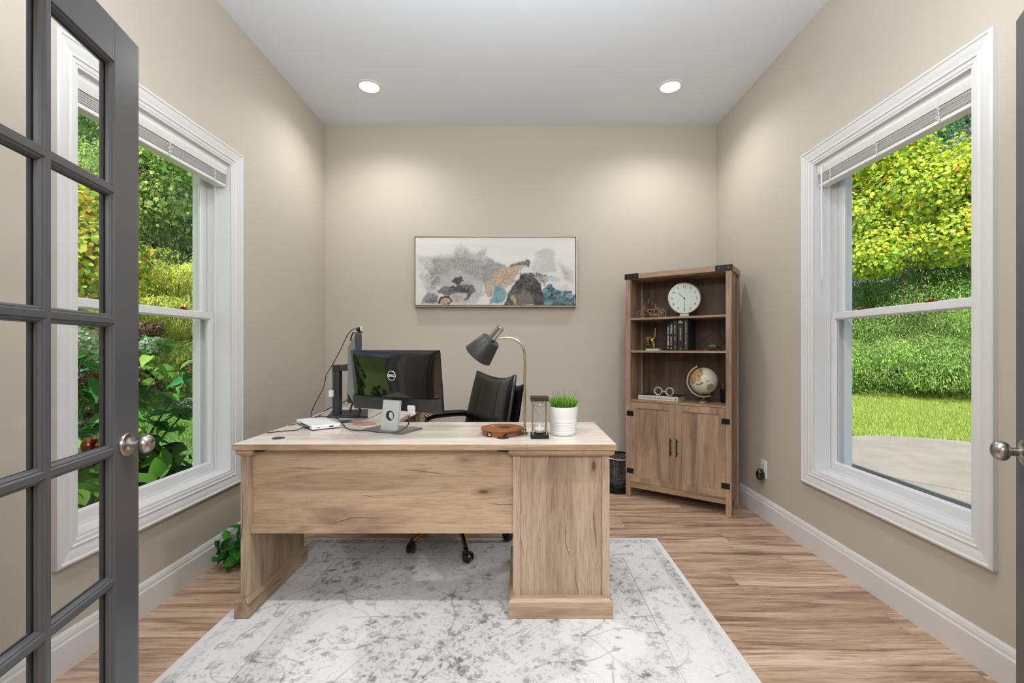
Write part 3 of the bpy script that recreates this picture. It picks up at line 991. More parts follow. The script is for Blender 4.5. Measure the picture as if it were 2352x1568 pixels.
# ------------------------------------------------------------------ monitor seen from behind
def make_monitor():
    t = thing('monitor', 'glossy black computer monitor seen from behind, on silver stand', 'monitor', (-0.628, 2.262, DZ), math.radians(-24))
    # local x to the right along the screen, local -y = towards the door (its back)
    MB().box(-0.123, 0.123, -0.078, 0.086, 0, 0.008).build('stand_base', M['steel'], t, bevel=0.002)
    # column with the round cable hole
    cw, lean = 0.050, 0.022
    mb = MB()
    n = 24
    hz, hr = 0.076, 0.0245
    top = 0.150
    outer = []
    cang = [math.atan2(sz * (top - hz if sz > 0 else hz - 0.008), sx * cw) for sx, sz in ((1, 1), (-1, 1), (-1, -1), (1, -1))]
    angs_ = sorted([2 * PI * k / 20 - PI for k in range(20)] + cang)
    for a in angs_:
        ca, sa = math.cos(a), math.sin(a)
        s_ = min(cw / abs(ca) if abs(ca) > 1e-6 else 9, ((top - hz) if sa > 0 else (hz - 0.008)) / abs(sa) if abs(sa) > 1e-6 else 9)
        outer.append((ca * s_, hz + sa * s_))
    inner = [(hr * math.cos(a), hz + hr * math.sin(a)) for a in angs_]
    def Y0(z): return -0.044 + lean * (z / top)
    vs = []
    for ring in (outer, inner):
        for dy in (0, 0.016):
            vs += [(x + 0.0, Y0(z) + dy, z) for x, z in ring]
    fs = []
    for k in range(n):
        j = (k + 1) % n
        fs += [(k, j, 2 * n + j, 2 * n + k), (n + k, 3 * n + k, 3 * n + j, n + j), (k, n + k, n + j, j), (2 * n + k, 2 * n + j, 3 * n + j, 3 * n + k)]
    mb.add(vs, fs, Matrix.Translation((0.016, 0, 0)))
    mb.build('stand_column', M['silver'], t)
    MB().lathe([(hr, 0), (hr, 0.018), (hr - 0.004, 0.018), (hr - 0.004, 0)], 28, basis((0.016, Y0(hz) - 0.001, hz), (1, 0, 0), (0, 0, -1), (0, 1, 0)), cap=False).build('cable_ring', M['grey_plastic'], t, smooth=True)
    # panel, tilted: bottom further away
    tilt = math.radians(7)
    P = Matrix.Translation((-0.008, 0.030, 0.245)) @ Matrix.Rotation(tilt, 4, 'X')
    W2, z0, z1 = 0.278, -0.158, 0.152
    sc = bpy.data.objects.new('panel', None)
    MB().box(-W2, W2, 0.004, 0.014, z0, z1, P).build('display_panel', M['black_plastic'], t, bevel=0.002)
    MB().box(-W2 + 0.008, W2 - 0.008, 0.0141, 0.0150, z0 + 0.018, z1 - 0.008, P).build('screen', M['glossy_black'], t)
    # lower matt band of the rear cover
    b = MB()
    sec = [(0.004, z0 + 0.002), (-0.012, z0 + 0.006), (-0.014, z0 + 0.074), (0.004, z0 + 0.074)]
    vs = [(-W2 + 0.004, y, z) for y, z in sec] + [(W2 - 0.004, y, z) for y, z in sec]
    b.add(vs, [(0, 1, 2, 3), (7, 6, 5, 4)] + [(i, (i + 1) % 4, 4 + (i + 1) % 4, 4 + i) for i in range(4)], P)
    b.build('lower_cover', M['grey_plastic'], t, bevel=0.002)
    # glossy upper cover, gently domed, lower edge bowed
    nu, nv = 40, 20
    def fn(u, v):
        x = (-1 + 2 * u) * (W2 - 0.002)
        e = 1 - abs(2 * u - 1) ** 8
        zb = z0 + 0.068 + 0.004 * (abs(2 * u - 1) ** 2.0)
        z = zb + (z1 - 0.001 - zb) * v
        dome = (1 - abs(2 * u - 1) ** 3.0) * max(0.0, 1 - max(0.0, v) ** 3.2)
        y = 0.004 - 0.014 * (1 - abs(2 * u - 1) ** 14) * (1 if v < 1 else 0.2) - 0.028 * dome
        if v == 0:
            y = -0.004; z += 0.001
        return tuple(P @ Vector((x, y, z)))
    b = MB().grid(fn, nu, nv)
    o = b.build('rear_cover', M['glossy_black'], t, smooth=True, fixn=False)
    # underside lip of cover
    # logo ring and letters on the back
    lm = pbr('logo_white', (232, 232, 232), 0.4)
    LC = Vector((0.014, -0.0365, 0.030))
    Lm = P @ basis(LC, (1, 0, 0), (0, 0, 1), (0, -1, 0))
    lg = MB().lathe([(0.0245, -0.004), (0.0245, 0.0008), (0.0222, 0.0008), (0.0222, -0.004)], 48, Lm, cap=False).build('logo_ring', lm, t)
    for ch, dx, rot in (('D', -0.0135, 0), ('E', -0.0038, 40), ('L', 0.0052, 0), ('L', 0.0133, 0)):
        text_obj('logo_letter', ch, 0.0165, Lm @ Matrix.Translation((dx, 0, 0.0006)) @ Matrix.Rotation(math.radians(rot), 4, 'Z'), lm, lg, bold=0.0009, sx=0.92)
    # connector plugged in below the cover
    b = MB()
    K = P @ Matrix.Translation((0.112, -0.026, -0.128))
    b.box(-0.020, 0.020, -0.007, 0.007, -0.012, 0.010, K).box(-0.016, 0.016, -0.006, 0.006, -0.030, -0.012, K).box(-0.020, -0.014, -0.004, 0.004, -0.036, -0.012, K).box(0.014, 0.020, -0.004, 0.004, -0.036, -0.012, K).box(-0.006, 0.006, -0.005, 0.005, -0.042, -0.030, K)
    b.build('video_plug', M['white_plastic'], t, bevel=0.0012)
    MB().cyl(tuple(P @ Vector((-0.045, -0.0395, -0.076))), tuple(P @ Vector((-0.045, -0.030, -0.076))), 0.0075, 16).build('lock_slot', M['black_plastic'], t)
make_monitor()

# side-on monitor on the return
def make_side_monitor():
    t = thing('monitor', 'dark grey monitor seen edge-on, on a tall square post', 'monitor', (-1.00, 2.765, DZ))
    ox, oy, oz = -1.00, 2.765, DZ
    b = MB()
    b.prism([(-0.100, -0.150), (0.138, -0.155), (0.040, 0.148), (-0.165, 0.085)], 0.004, 0.018)
    b.build('stand_base', M['grey_plastic'], t, bevel=0.006)
    MB().prism([(-0.097, -0.148), (0.135, -0.153), (0.038, 0.146), (-0.162, 0.083)], 0, 0.004).build('base_pad', M['silver'], t)
    MB().box(-0.088, -0.048, -0.100, -0.050, 0.018, 0.268).build('post', M['grey_plastic'], t, bevel=0.003)
    MB().box(-0.089, -0.047, -0.101, -0.049, 0.268, 0.308).build('post_head', M['lamp_grey'], t, bevel=0.003)
    b = MB()
    b.add([(-0.048, -0.092, 0.270), (0.008, -0.070, 0.272), (0.000, -0.020, 0.272), (-0.048, -0.055, 0.270), (-0.048, -0.092, 0.307), (0.008, -0.070, 0.315), (0.000, -0.020, 0.315), (-0.048, -0.055, 0.307)],
          [(0, 3, 2, 1), (4, 5, 6, 7), (0, 1, 5, 4), (1, 2, 6, 5), (2, 3, 7, 6), (3, 0, 4, 7)])
    b.build('arm', M['grey_plastic'], t, bevel=0.002)
    # display: slab thin in x, rear bulge towards -x
    xb, yn, yf = 0.110, -0.275, 0.325
    Q_ = Matrix.Translation((xb + 0.03, yn, 0)) @ Matrix.Rotation(math.radians(18.5), 4, 'Z') @ Matrix.Translation((-xb - 0.03, -yn, 0))
    zt, zb = 1.243 - oz, 0.832 - oz
    MB().box(xb, xb + 0.032, yn, yf, zb, zt, Q_).build('display_panel', M['grey_plastic'], t, bevel=0.004)
    MB().box(xb + 0.0321, xb + 0.0335, yn + 0.012, yf - 0.012, zb + 0.012, zt - 0.012, Q_).build('screen', M['glossy_black'], t)
    b = MB()
    z_ = [zb + 0.010, zb + 0.08, zt - 0.075, zt - 0.006]
    vs = []
    for (x, iy, k0, k1) in ((xb + 0.001, 0.003, z_[0], z_[3]), (xb - 0.040, 0.055, z_[1], z_[2])):
        vs += [(x, yn + iy, k0), (x, yf - iy, k0), (x, yf - iy, k1), (x, yn + iy, k1)]
    b.add(vs, [(0, 1, 2, 3), (7, 6, 5, 4), (0, 4, 5, 1), (1, 5, 6, 2), (2, 6, 7, 3), (3, 7, 4, 0)], Q_)
    b.build('rear_cover', M['mid_grey'], t, bevel=0.006)
    MB().box(xb - 0.041, xb - 0.010, yn + 0.075, yn + 0.16, 0.10, 0.195, Q_).build('port_panel', M['black_plastic'], t)
make_side_monitor()

tag(MB().lathe([(0.0155, 0), (0.0155, 0.034), (0.013, 0.034), (0.013, 0)], 28, Matrix.Translation((-1.0875, 2.650, 0.880)), cap=False).build('cable_clip', M['white_plastic'], smooth=True),
    'small white ring cable clip on the back of the square monitor post', 'cable clip')

# webcam
t = thing('webcam', 'small black webcam with pale lens face on top of the side-on monitor', 'webcam', (-0.864, 2.515, 1.244))
MB().cyl((-0.026, 0, 0.021), (-0.004, 0, 0.021), 0.012, 20).build('body', M['black_plastic'], t, smooth=True)
MB().cyl((-0.004, 0, 0.021), (0.004, 0, 0.021), 0.0145, 20).build('lens_face', M['cream'], t, smooth=True)
b = MB(); b.box(-0.016, -0.006, -0.006, 0.006, -0.001, 0.014).box(-0.048, 0.004, -0.012, 0.012, 0.0, 0.004)
b.tube([(-0.046, 0, 0.002), (-0.056, 0, -0.014), (-0.062, 0, -0.044)], 0.004, 8)
b.build('clip', M['black_plastic'], t)
def cable(name, pts, r, mat, label, cat='cable', parent=None, sub=8, group=None):
    o = MB().tube(smooth_path(pts, sub), r, 8).build(name, mat, parent, smooth=True)
    if parent is None:
        tag(o, label, cat, group)
    return o
cable('webcam_cable', [(-0.890, 2.515, 1.265), (-0.918, 2.54, 1.268), (-0.955, 2.55, 1.235), (-1.005, 2.56, 1.140), (-1.050, 2.57, 1.065), (-1.078, 2.56, 1.010), (-1.088, 2.55, 0.945), (-1.115, 2.54, 0.885), (-1.145, 2.53, 0.815), (-1.155, 2.52, DZ + 0.004), (-1.20, 2.49, DZ + 0.003)], 0.0022,
      M['black_plastic'], 'thin dark cable looping from the webcam down to the desk')

# dock / small white network box
t = thing('docking_station', 'flat white computer box with ports, on the left end of the desk', 'computer box', (-1.013, 2.232, DZ), math.radians(40))
MB().box(0.002, 0.141, 0.002, 0.288, 0.0035, 0.024).build('case', M['white_plastic'], t, bevel=0.005, seg=3)
MB().box(0.006, 0.137, 0.006, 0.284, 0, 0.0036).build('foot', M['grey_plastic'], t)
b = MB()
b.box(0.030, 0.040, 0.0012, 0.0025, 0.011, 0.0145)
b.build('front_slot', M['black_plastic'], t)
MB().box(0.085, 0.106, 0.0012, 0.0025, 0.011, 0.016).build('front_slot', M['black_plastic'], t)
b = MB()
for k in range(7):
    b.box(0.0010, 0.0025, 0.070 + k * 0.020, 0.085 + k * 0.020, 0.009, 0.018)
b.build('port_row', M['grey_plastic'], t)
b = MB(); b.box(-0.022, 0.001, 0.036, 0.048, 0.009, 0.018).box(-0.034, -0.022, 0.039, 0.045, 0.011, 0.016)
b.build('plug', M['black_plastic'], t, bevel=0.001)
def dock_w(x, y, z):
    a = math.radians(40)
    return (-1.013 + x * math.cos(a) - y * math.sin(a), 2.232 + x * math.sin(a) + y * math.cos(a), DZ + z)
cable('power_cable', [dock_w(-0.034, 0.042, 0.0135), (-1.09, 2.236, DZ + 0.004), (-1.15, 2.215, DZ + 0.003), (-1.20, 2.17, DZ + 0.003)], 0.0024, M['black_plastic'], 'short black cable from the white box to the left desk edge')
cable('network_cable', [dock_w(-0.002, 0.225, 0.013), dock_w(-0.020, 0.228, 0.006), dock_w(-0.05, 0.235, 0.004)], 0.0022, M['black_plastic'], 'black cable behind the white box, nearest the left wall')
blue = pbr('slate_cable', (92, 108, 128), 0.45)
cable('display_cable', [(-0.521, 2.175, 0.838), (-0.523, 2.170, 0.800), (-0.545, 2.150, 0.777), (-0.590, 2.135, 0.766), (-0.650, 2.135, 0.766), (-0.715, 2.17, 0.767), (-0.775, 2.215, 0.762), (-0.86, 2.29, 0.757), (-0.97, 2.43, DZ + 0.032), (-1.10, 2.50, DZ + 0.030), (-1.19, 2.53, DZ + 0.004)], 0.0032,
      M['grey_plastic'], 'dark cable running from the monitor plug across its base and the desk')
MB()
cable('display_cable', [(-0.70, 2.40, 0.860), (-0.715, 2.41, 0.826), (-0.80, 2.44, 0.786), (-0.895, 2.475, 0.767), (-0.93, 2.49, 0.762), (-0.985, 2.485, 0.760), (-1.06, 2.50, 0.758), (-1.12, 2.54, 0.758)], 0.0022,
      M['mid_grey'], 'thin grey cable slanting down from behind the black monitor')
b = MB()
t = thing('cable_adapter', 'dark video adapter block on the desk before the square monitor post', 'adapter', (-0.935, 2.495, DZ), math.radians(20))
MB().box(-0.035, 0.020, -0.011, 0.011, 0.0, 0.012).build('body', M['grey_plastic'], t, bevel=0.002)
MB().box(0.020, 0.032, -0.008, 0.008, 0.002, 0.010).build('plug', M['steel'], t)
# loops of black cable hanging below the side-on monitor
cable('cable_loop', [(-0.915, 2.60, 0.880), (-0.945, 2.60, 0.845), (-0.958, 2.60, 0.805), (-0.950, 2.60, 0.775), (-0.925, 2.60, 0.768), (-0.905, 2.60, 0.785), (-0.905, 2.60, 0.815), (-0.925, 2.60, 0.838)], 0.0055,
      M['black_plastic'], 'black cable loop hanging under the side-on monitor')
cable('audio_cable', [(-0.995, 2.80, 0.905), (-1.01, 2.82, 0.885), (-1.04, 2.85, 0.860), (-1.10, 2.85, 0.818), (-1.20, 2.86, 0.775), (-1.17, 2.66, DZ + 0.004)], 0.0028, M['black_plastic'], 'black cable crossing behind the square monitor post')
cable('white_cable', [(-1.185, 2.55, DZ + 0.004), (-1.19, 2.75, DZ + 0.012), (-1.12, 2.98, DZ + 0.03), (-1.02, 3.06, DZ + 0.02), (-0.93, 3.05, DZ + 0.006), (-0.88, 3.02, DZ + 0.005)], 0.0035, M['white_plastic'], 'white cable curving along the back of the return desk')

# pink pad
b = MB()
b.prism([(0.062 * math.cos(a) * (1 + 0.06 * math.sin(3 * a)), 0.075 * math.sin(a)) for a in [k * PI / 4 + 0.3 for k in range(8)]], 0, 0.0022)
tag(b.build('desk_pad', pbr('pink_marbled', (186, 138, 130), 0.4, var=0.35, vscale=30), loc=(-0.825, 2.448, DZ), rot=(0, 0, 0.5)), 'flat pink marbled pad lying behind the black monitor stand', 'desk pad')

# ------------------------------------------------------------------ desk lamp on wooden disc
def make_lamp():
    cx, cy = -0.0766, 2.163
    t = thing('desk_lamp', 'desk lamp with charcoal cone shade, brass gooseneck and round orange wood base', 'desk lamp', (cx, cy, DZ))
    MB().lathe([(0.0, 0), (0.094, 0.0), (0.095, 0.003), (0.095, 0.022), (0.100, 0.024), (0.101, 0.028), (0.100, 0.031), (0.0, 0.031)], 64).build('base', M['disc_wood'], t, smooth=True)
    MB().lathe([(0.0, 0.0), (0.032, 0.0), (0.032, 0.0006), (0.0, 0.0006)], 40, Matrix.Translation((0.014, 0.0, 0.031))).build('charging_pad', pbr('pad_brown', (58, 40, 34), 0.5), t)
    MB().lathe([(0.004, 0), (0.0045, 0.002), (0, 0.004)], 12, Matrix.Translation((-0.046, 0.03, 0.031))).build('pale_dot', M['cream'], t)  # small pale dome on top of the disc
    # port label on the front rim
    a = math.radians(-125)
    n = Vector((math.cos(a), math.sin(a), 0)); tx = Vector((-math.sin(a), math.cos(a), 0))
    Mx = basis(Vector((0, 0, 0.0115)) + n * 0.0945, tx, (0, 0, 1), n)
    pl = MB().box(-0.012, 0.012, -0.0105, 0.0105, 0, 0.0016, Mx).build('port_plate', M['black_plastic'], t)
    MB().box(-0.007, 0.007, 0.001, 0.004, 0.0016, 0.0022, Mx).box(-0.004, 0.007, -0.006, -0.003, 0.0016, 0.0022, Mx).build('port_mark', M['white_plastic'], pl)
    # neck
    X0 = 0.031 - cx
    pts = [(X0, -0.02, 0.020), (X0, -0.02, 0.28), (X0 + 0.001, -0.02, 0.362), (X0 - 0.006, -0.02, 0.408), (X0 - 0.028, -0.02, 0.438), (X0 - 0.060, -0.02, 0.4535), (X0 - 0.100, -0.02, 0.456), (X0 - 0.128, -0.02, 0.4525)]
    MB().tube([pts[0]] + smooth_path(pts[1:], 7), 0.0062, 14).build('neck', M['brass'], t, smooth=True)
    b = MB()
    b.cyl((X0, -0.02, 0.0), (X0, -0.02, 0.014), 0.013, 20).cyl((X0, -0.02, 0.014), (X0, -0.02, 0.030), 0.009, 20)
    b.cyl((X0 - 0.020, -0.02, 0.010), (X0 + 0.012, -0.026, 0.010), 0.006, 12)
    b.build('neck_foot', M['brass'], t, smooth=True)
    MB().cyl((X0 - 0.094, -0.02, 0.456), (X0 - 0.100, -0.02, 0.4555), 0.0085, 16).build('collar', M['nickel'], t, smooth=True)
    # head: axis from the narrow end to the rim
    S0 = Vector((-0.128 - cx, -0.018, 1.201 - DZ))
    ax = Vector((-0.62, 0.26, -0.74)).normalized()
    Mh = Matrix.Translation(S0) @ ax.to_track_quat('Z', 'Y').to_matrix().to_4x4()
    L = 0.100
    MB().lathe([(0.018, 0.001), (0.045, 0.0), (0.048, 0.003), (0.072, L), (0.0705, L), (0.0465, 0.004), (0.018, 0.004)], 48, Mh, cap=False).build('shade', M['lamp_grey'], t, smooth=True)
    MB().lathe([(0.0185, -0.074), (0.0185, 0.006), (0.014, 0.040), (0.0, 0.040)], 28, Mh, cap=False).build('socket', M['nickel'], t, smooth=True)
    MB().lathe([(0.0, -0.078), (0.008, -0.078), (0.0175, -0.073), (0.0185, -0.068)], 28, Mh, cap=False).build('socket_cap', M['steel'], t, smooth=True)
    MB().lathe([(0.012, 0.040), (0.024, 0.060), (0.027, 0.078), (0.018, 0.092), (0.0, 0.097)], 24, Mh, cap=False).build('bulb', M['white_ceramic'], t, smooth=True)
    # hinge plate between neck and socket
    e = S0 - ax * 0.030
    b = MB()
    b.cyl((X0 - 0.128, -0.02, 0.4525), (e.x, e.y, e.z), 0.0048, 12)
    b.cyl((S0 - ax * 0.018 + Vector((0.022, 0, 0.012))), (S0 - ax * 0.062 + Vector((0.018, 0, 0.010))), 0.0045, 10)
    b.build('pivot', M['nickel'], t, smooth=True)
make_lamp()
cable('lamp_cord', [(0.046, 2.132, DZ + 0.012), (0.030, 2.105, DZ + 0.014), (-0.005, 2.068, DZ + 0.024), (-0.032, 2.060, DZ + 0.026), (-0.055, 2.062, DZ + 0.016), (-0.066, 2.068, DZ + 0.005), (-0.067, 2.072, DZ - 0.004)], 0.0032, M['black_plastic'], 'black lamp cord curving from the brass foot into the right desk grommet')

# ------------------------------------------------------------------ hourglass
def make_hourglass():
    t = thing('hourglass', 'square-ended hourglass with white sand and brass rods', 'hourglass', (0.0975, 2.080, DZ))
    h = 0.0405
    MB().box(-h, h, -h, h, 0, 0.017).build('bottom_plate', M['black_metal'], t, bevel=0.001)
    MB().box(-h, h, -h, h, 0.168, 0.186).build('top_plate', M['dark_wood_top'], t, bevel=0.001)
    for sx in (-1, 1):
        for sy in (-1, 1):
            MB().cyl((sx * 0.031, sy * 0.031, 0.017), (sx * 0.031, sy * 0.031, 0.168), 0.0032, 12).build('rod', M['brass'], t, smooth=True)
    pr = [(0.010, 0.017), (0.020, 0.022), (0.026, 0.034), (0.0265, 0.046), (0.022, 0.062), (0.012, 0.078), (0.004, 0.089), (0.0028, 0.0925), (0.004, 0.096), (0.012, 0.107), (0.022, 0.123), (0.0265, 0.139), (0.026, 0.152), (0.020, 0.163), (0.010, 0.168)]
    MB().lathe(pr, 36).build('glass_bulbs', M['clear_glass'], t, smooth=True)
    MB().lathe([(0.0, 0.0185), (0.017, 0.0225), (0.0245, 0.034), (0.0245, 0.040), (0.014, 0.0455), (0.0, 0.049)], 30, cap=False).build('sand', M['sand'], t, smooth=True)
make_hourglass()

# ------------------------------------------------------------------ pot of grass
def make_pot():
    t = thing('potted_grass', 'white ribbed ceramic pot of bright green artificial grass', 'plant', (0.213, 2.158, DZ))
    prof = [(0.0, 0.0), (0.054, 0.0), (0.058, 0.003)]
    for k in range(5):
        z = 0.012 + k * 0.012
        r = 0.0585 + 0.014 * (z / 0.133)
        prof += [(r, z), (r + 0.0012, z + 0.005), (r, z + 0.010)]
    prof += [(0.0655, 0.080), (0.0715, 0.131), (0.0708, 0.133), (0.0690, 0.131), (0.0650, 0.110)]
    MB().lathe(prof, 56, cap=False).build('pot', M['white_ceramic'], t, smooth=True)
    MB().lathe([(0.066, 0.112), (0.0, 0.114)], 32, cap=False).build('soil', pbr('soil', (70, 60, 48), 0.9), t)
    n = 420
    vs, fs, cs = [], [], []
    r_ = np.random.default_rng(3)
    for k in range(n):
        a = r_.uniform(0, 2 * PI); rr = 0.052 * math.sqrt(r_.random())
        thin = k % 9 == 0
        L = r_.uniform(0.040, 0.068) * (1.1 - 0.35 * rr / 0.052) if not thin else r_.uniform(0.070, 0.100)
        w = 0.0026 if not thin else 0.0007
        lean = rr / 0.052 * r_.uniform(0.2, 0.85) + r_.uniform(0, 0.2)
        da = a + r_.normal(0, 0.4)
        fa = r_.uniform(0, PI)
        base = np.array([rr * math.cos(a), rr * math.sin(a), 0.108])
        c = np.array([[84, 150, 36], [124, 186, 50], [70, 124, 36], [160, 204, 84]][r_.integers(0, 4)]) / 255
        if thin: c = np.array([120, 112, 100]) / 255
        for q in range(4):
            s_ = q / 3
            p = base + np.array([math.cos(da), math.sin(da), 0]) * lean * L * s_ ** 1.6 + np.array([0, 0, (L + 0.022) * s_ * (1 - 0.15 * lean * s_)])
            ww = w * (1 - s_) ** 0.6 + 0.0002
            o = np.array([math.cos(fa), math.sin(fa), 0]) * ww
            vs += [p - o, p + o]
            cs += [c * (0.75 + 0.35 * s_)] * 2
        k0 = len(vs) - 8
        for q in range(3):
            fs.append((k0 + 2 * q, k0 + 2 * q + 1, k0 + 2 * q + 3, k0 + 2 * q + 2))
    g = np_mesh('grass_blades', np.array(vs), np.array(fs), LIN(np.array(cs)), attr_mat('grass_plastic', 0.5, 0.3), t)
    g['kind'] = 'stuff'
make_pot()

# ------------------------------------------------------------------ office chair
def make_chair():
    ang = math.atan2(-0.51, -0.86)
    t = thing('office_chair', 'black leather office chair with gold star base behind the desk', 'chair', (-0.36, 2.735, 0.009), ang)
    z0 = 0.0
    angs = [math.radians(d) - ang for d in (-74, -146, -2, 70, 142)]
    for a in angs:
        c, s_ = math.cos(a), math.sin(a)
        pts = [(0.030, 0.125), (0.10, 0.122), (0.18, 0.105), (0.245, 0.085), (0.283, 0.066)]
        rs = [0.020, 0.018, 0.0165, 0.015, 0.014]
        leg = MB().tube(smooth_path([(r * c, r * s_, z) for r, z in pts], 4), [0.020 - 0.006 * k / 16 for k in range(17)], 12).build('leg', M['gold'], t, smooth=True)
        # caster
        tc = Matrix.Translation((0.290 * c, 0.290 * s_, 0)) @ Matrix.Rotation(a + 0.9, 4, 'Z')
        b = MB()
        b.lathe([(0.0, -0.024), (0.022, -0.024), (0.0265, -0.020), (0.0265, -0.005), (0.020, -0.003), (0.020, 0.003), (0.0265, 0.005), (0.0265, 0.020), (0.022, 0.024), (0.0, 0.024)], 24, tc @ Matrix.Translation((0.012, 0, 0.0265)) @ Matrix.Rotation(PI / 2, 4, 'X'), cap=False)
        b.box(-0.018, 0.020, -0.014, 0.014, 0.030, 0.058, tc)
        b.lathe([(0.013, 0.048), (0.012, 0.070), (0, 0.070)], 14, tc @ Matrix.Translation((-0.004, 0, 0)))
        b.build('caster', M['glossy_black'], leg, smooth=True)
    MB().lathe([(0.042, 0.095), (0.045, 0.12), (0.038, 0.145), (0.028, 0.15), (0.028, 0.30), (0.018, 0.30), (0.018, 0.42)], 24).build('hub', M['gold'], t, smooth=True)
    MB().box(-0.12, 0.12, -0.08, 0.08, 0.40, 0.435).build('seat_mechanism', M['black_metal'], t, bevel=0.008)
    def pillow(fn_pos, nu=28, nv=28, thick=0.05, seams=(), puff=1.0):
        mb = MB()
        for side in (1, -1):
            def f(u, v):
                e = max(0.0, 1 - abs(2 * u - 1) ** 5) ** 0.5 * max(0.0, 1 - abs(2 * v - 1) ** 6) ** 0.5
                g = 1.0
                for sm_ in seams:
                    g -= 0.16 * math.exp(-((u - sm_) / 0.012) ** 2)
                return fn_pos(u, v, side * thick * (0.25 + 0.75 * e * g * puff))
            mb.grid(f, nu, nv)
        # stitch edges
        def fe(s_, v):
            pass
        return mb
    # seat
    def seat(u, v, h):
        return (-0.24 + 0.50 * v, (-0.27 + 0.54 * u), 0.485 + h - 0.02 * math.sin(PI * u) * 0)
    pillow(seat, thick=0.045, seams=(0.28, 0.72)).build('seat', M['leather'], t, smooth=True)
    # backrest: reclined, dips at the middle of the top edge
    def back(u, v, h):
        w = 0.260 - 0.01 * v + 0.025 * (1 - v)
        y = (2 * u - 1) * w
        ztop = 1.00 - 0.036 * (1 - (2 * u - 1) ** 2)
        z = 0.50 + (ztop - 0.50 - 0.009) * v
        rec = -0.185 - 0.095 * v ** 1.2
        curve = 0.030 * (2 * u - 1) ** 2
        return (rec + curve + h, y, z + h * 0.2)
    bk = pillow(back, 44, 40, thick=0.036, seams=(0.24, 0.68)).build('backrest', M['leather'], t, smooth=True)
    # piped edge
    edge = []
    for u in np.linspace(0, 1, 24): edge.append(back(u, 1, 0.0))
    for v in np.linspace(1, 0, 20)[1:]: edge.append(back(1, v, 0.0))
    for u in np.linspace(1, 0, 20)[1:]: edge.append(back(u, 0, 0.0))
    for v in np.linspace(0, 1, 20)[1:-1]: edge.append(back(0, v, 0.0))
    MB().tube(edge, 0.011, 8, closed=True).build('piping', M['leather'], bk, smooth=True)
    # rear shell
    def shell(u, v, h):
        x, y, z = back(u, v * 0.90, 0)
        return (x - 0.062 + h, y * 1.04, z)
    pillow(shell, 20, 20, thick=0.016).build('back_shell', M['black_plastic'], t, smooth=True)
    for sy in (-1, 1):
        y = sy * 0.292
        b = MB()
        pts = [(-0.215, y, 0.560), (-0.225, y, 0.640), (-0.200, y, 0.690), (-0.150, y, 0.706), (0.02, y, 0.706), (0.085, y, 0.690), (0.105, y, 0.640), (0.095, y, 0.52), (0.06, y * 0.9, 0.46)]
        b.tube(smooth_path(pts, 5), 0.012, 10)
        ar = b.build('armrest', M['black_plastic'], t, smooth=True)
        MB().tube(smooth_path([(-0.19, y, 0.710), (-0.14, y, 0.719), (-0.03, y, 0.721), (0.05, y, 0.717), (0.10, y, 0.700)], 5), 0.020, 12).build('arm_pad', M['leather'], ar, smooth=True)
make_chair()

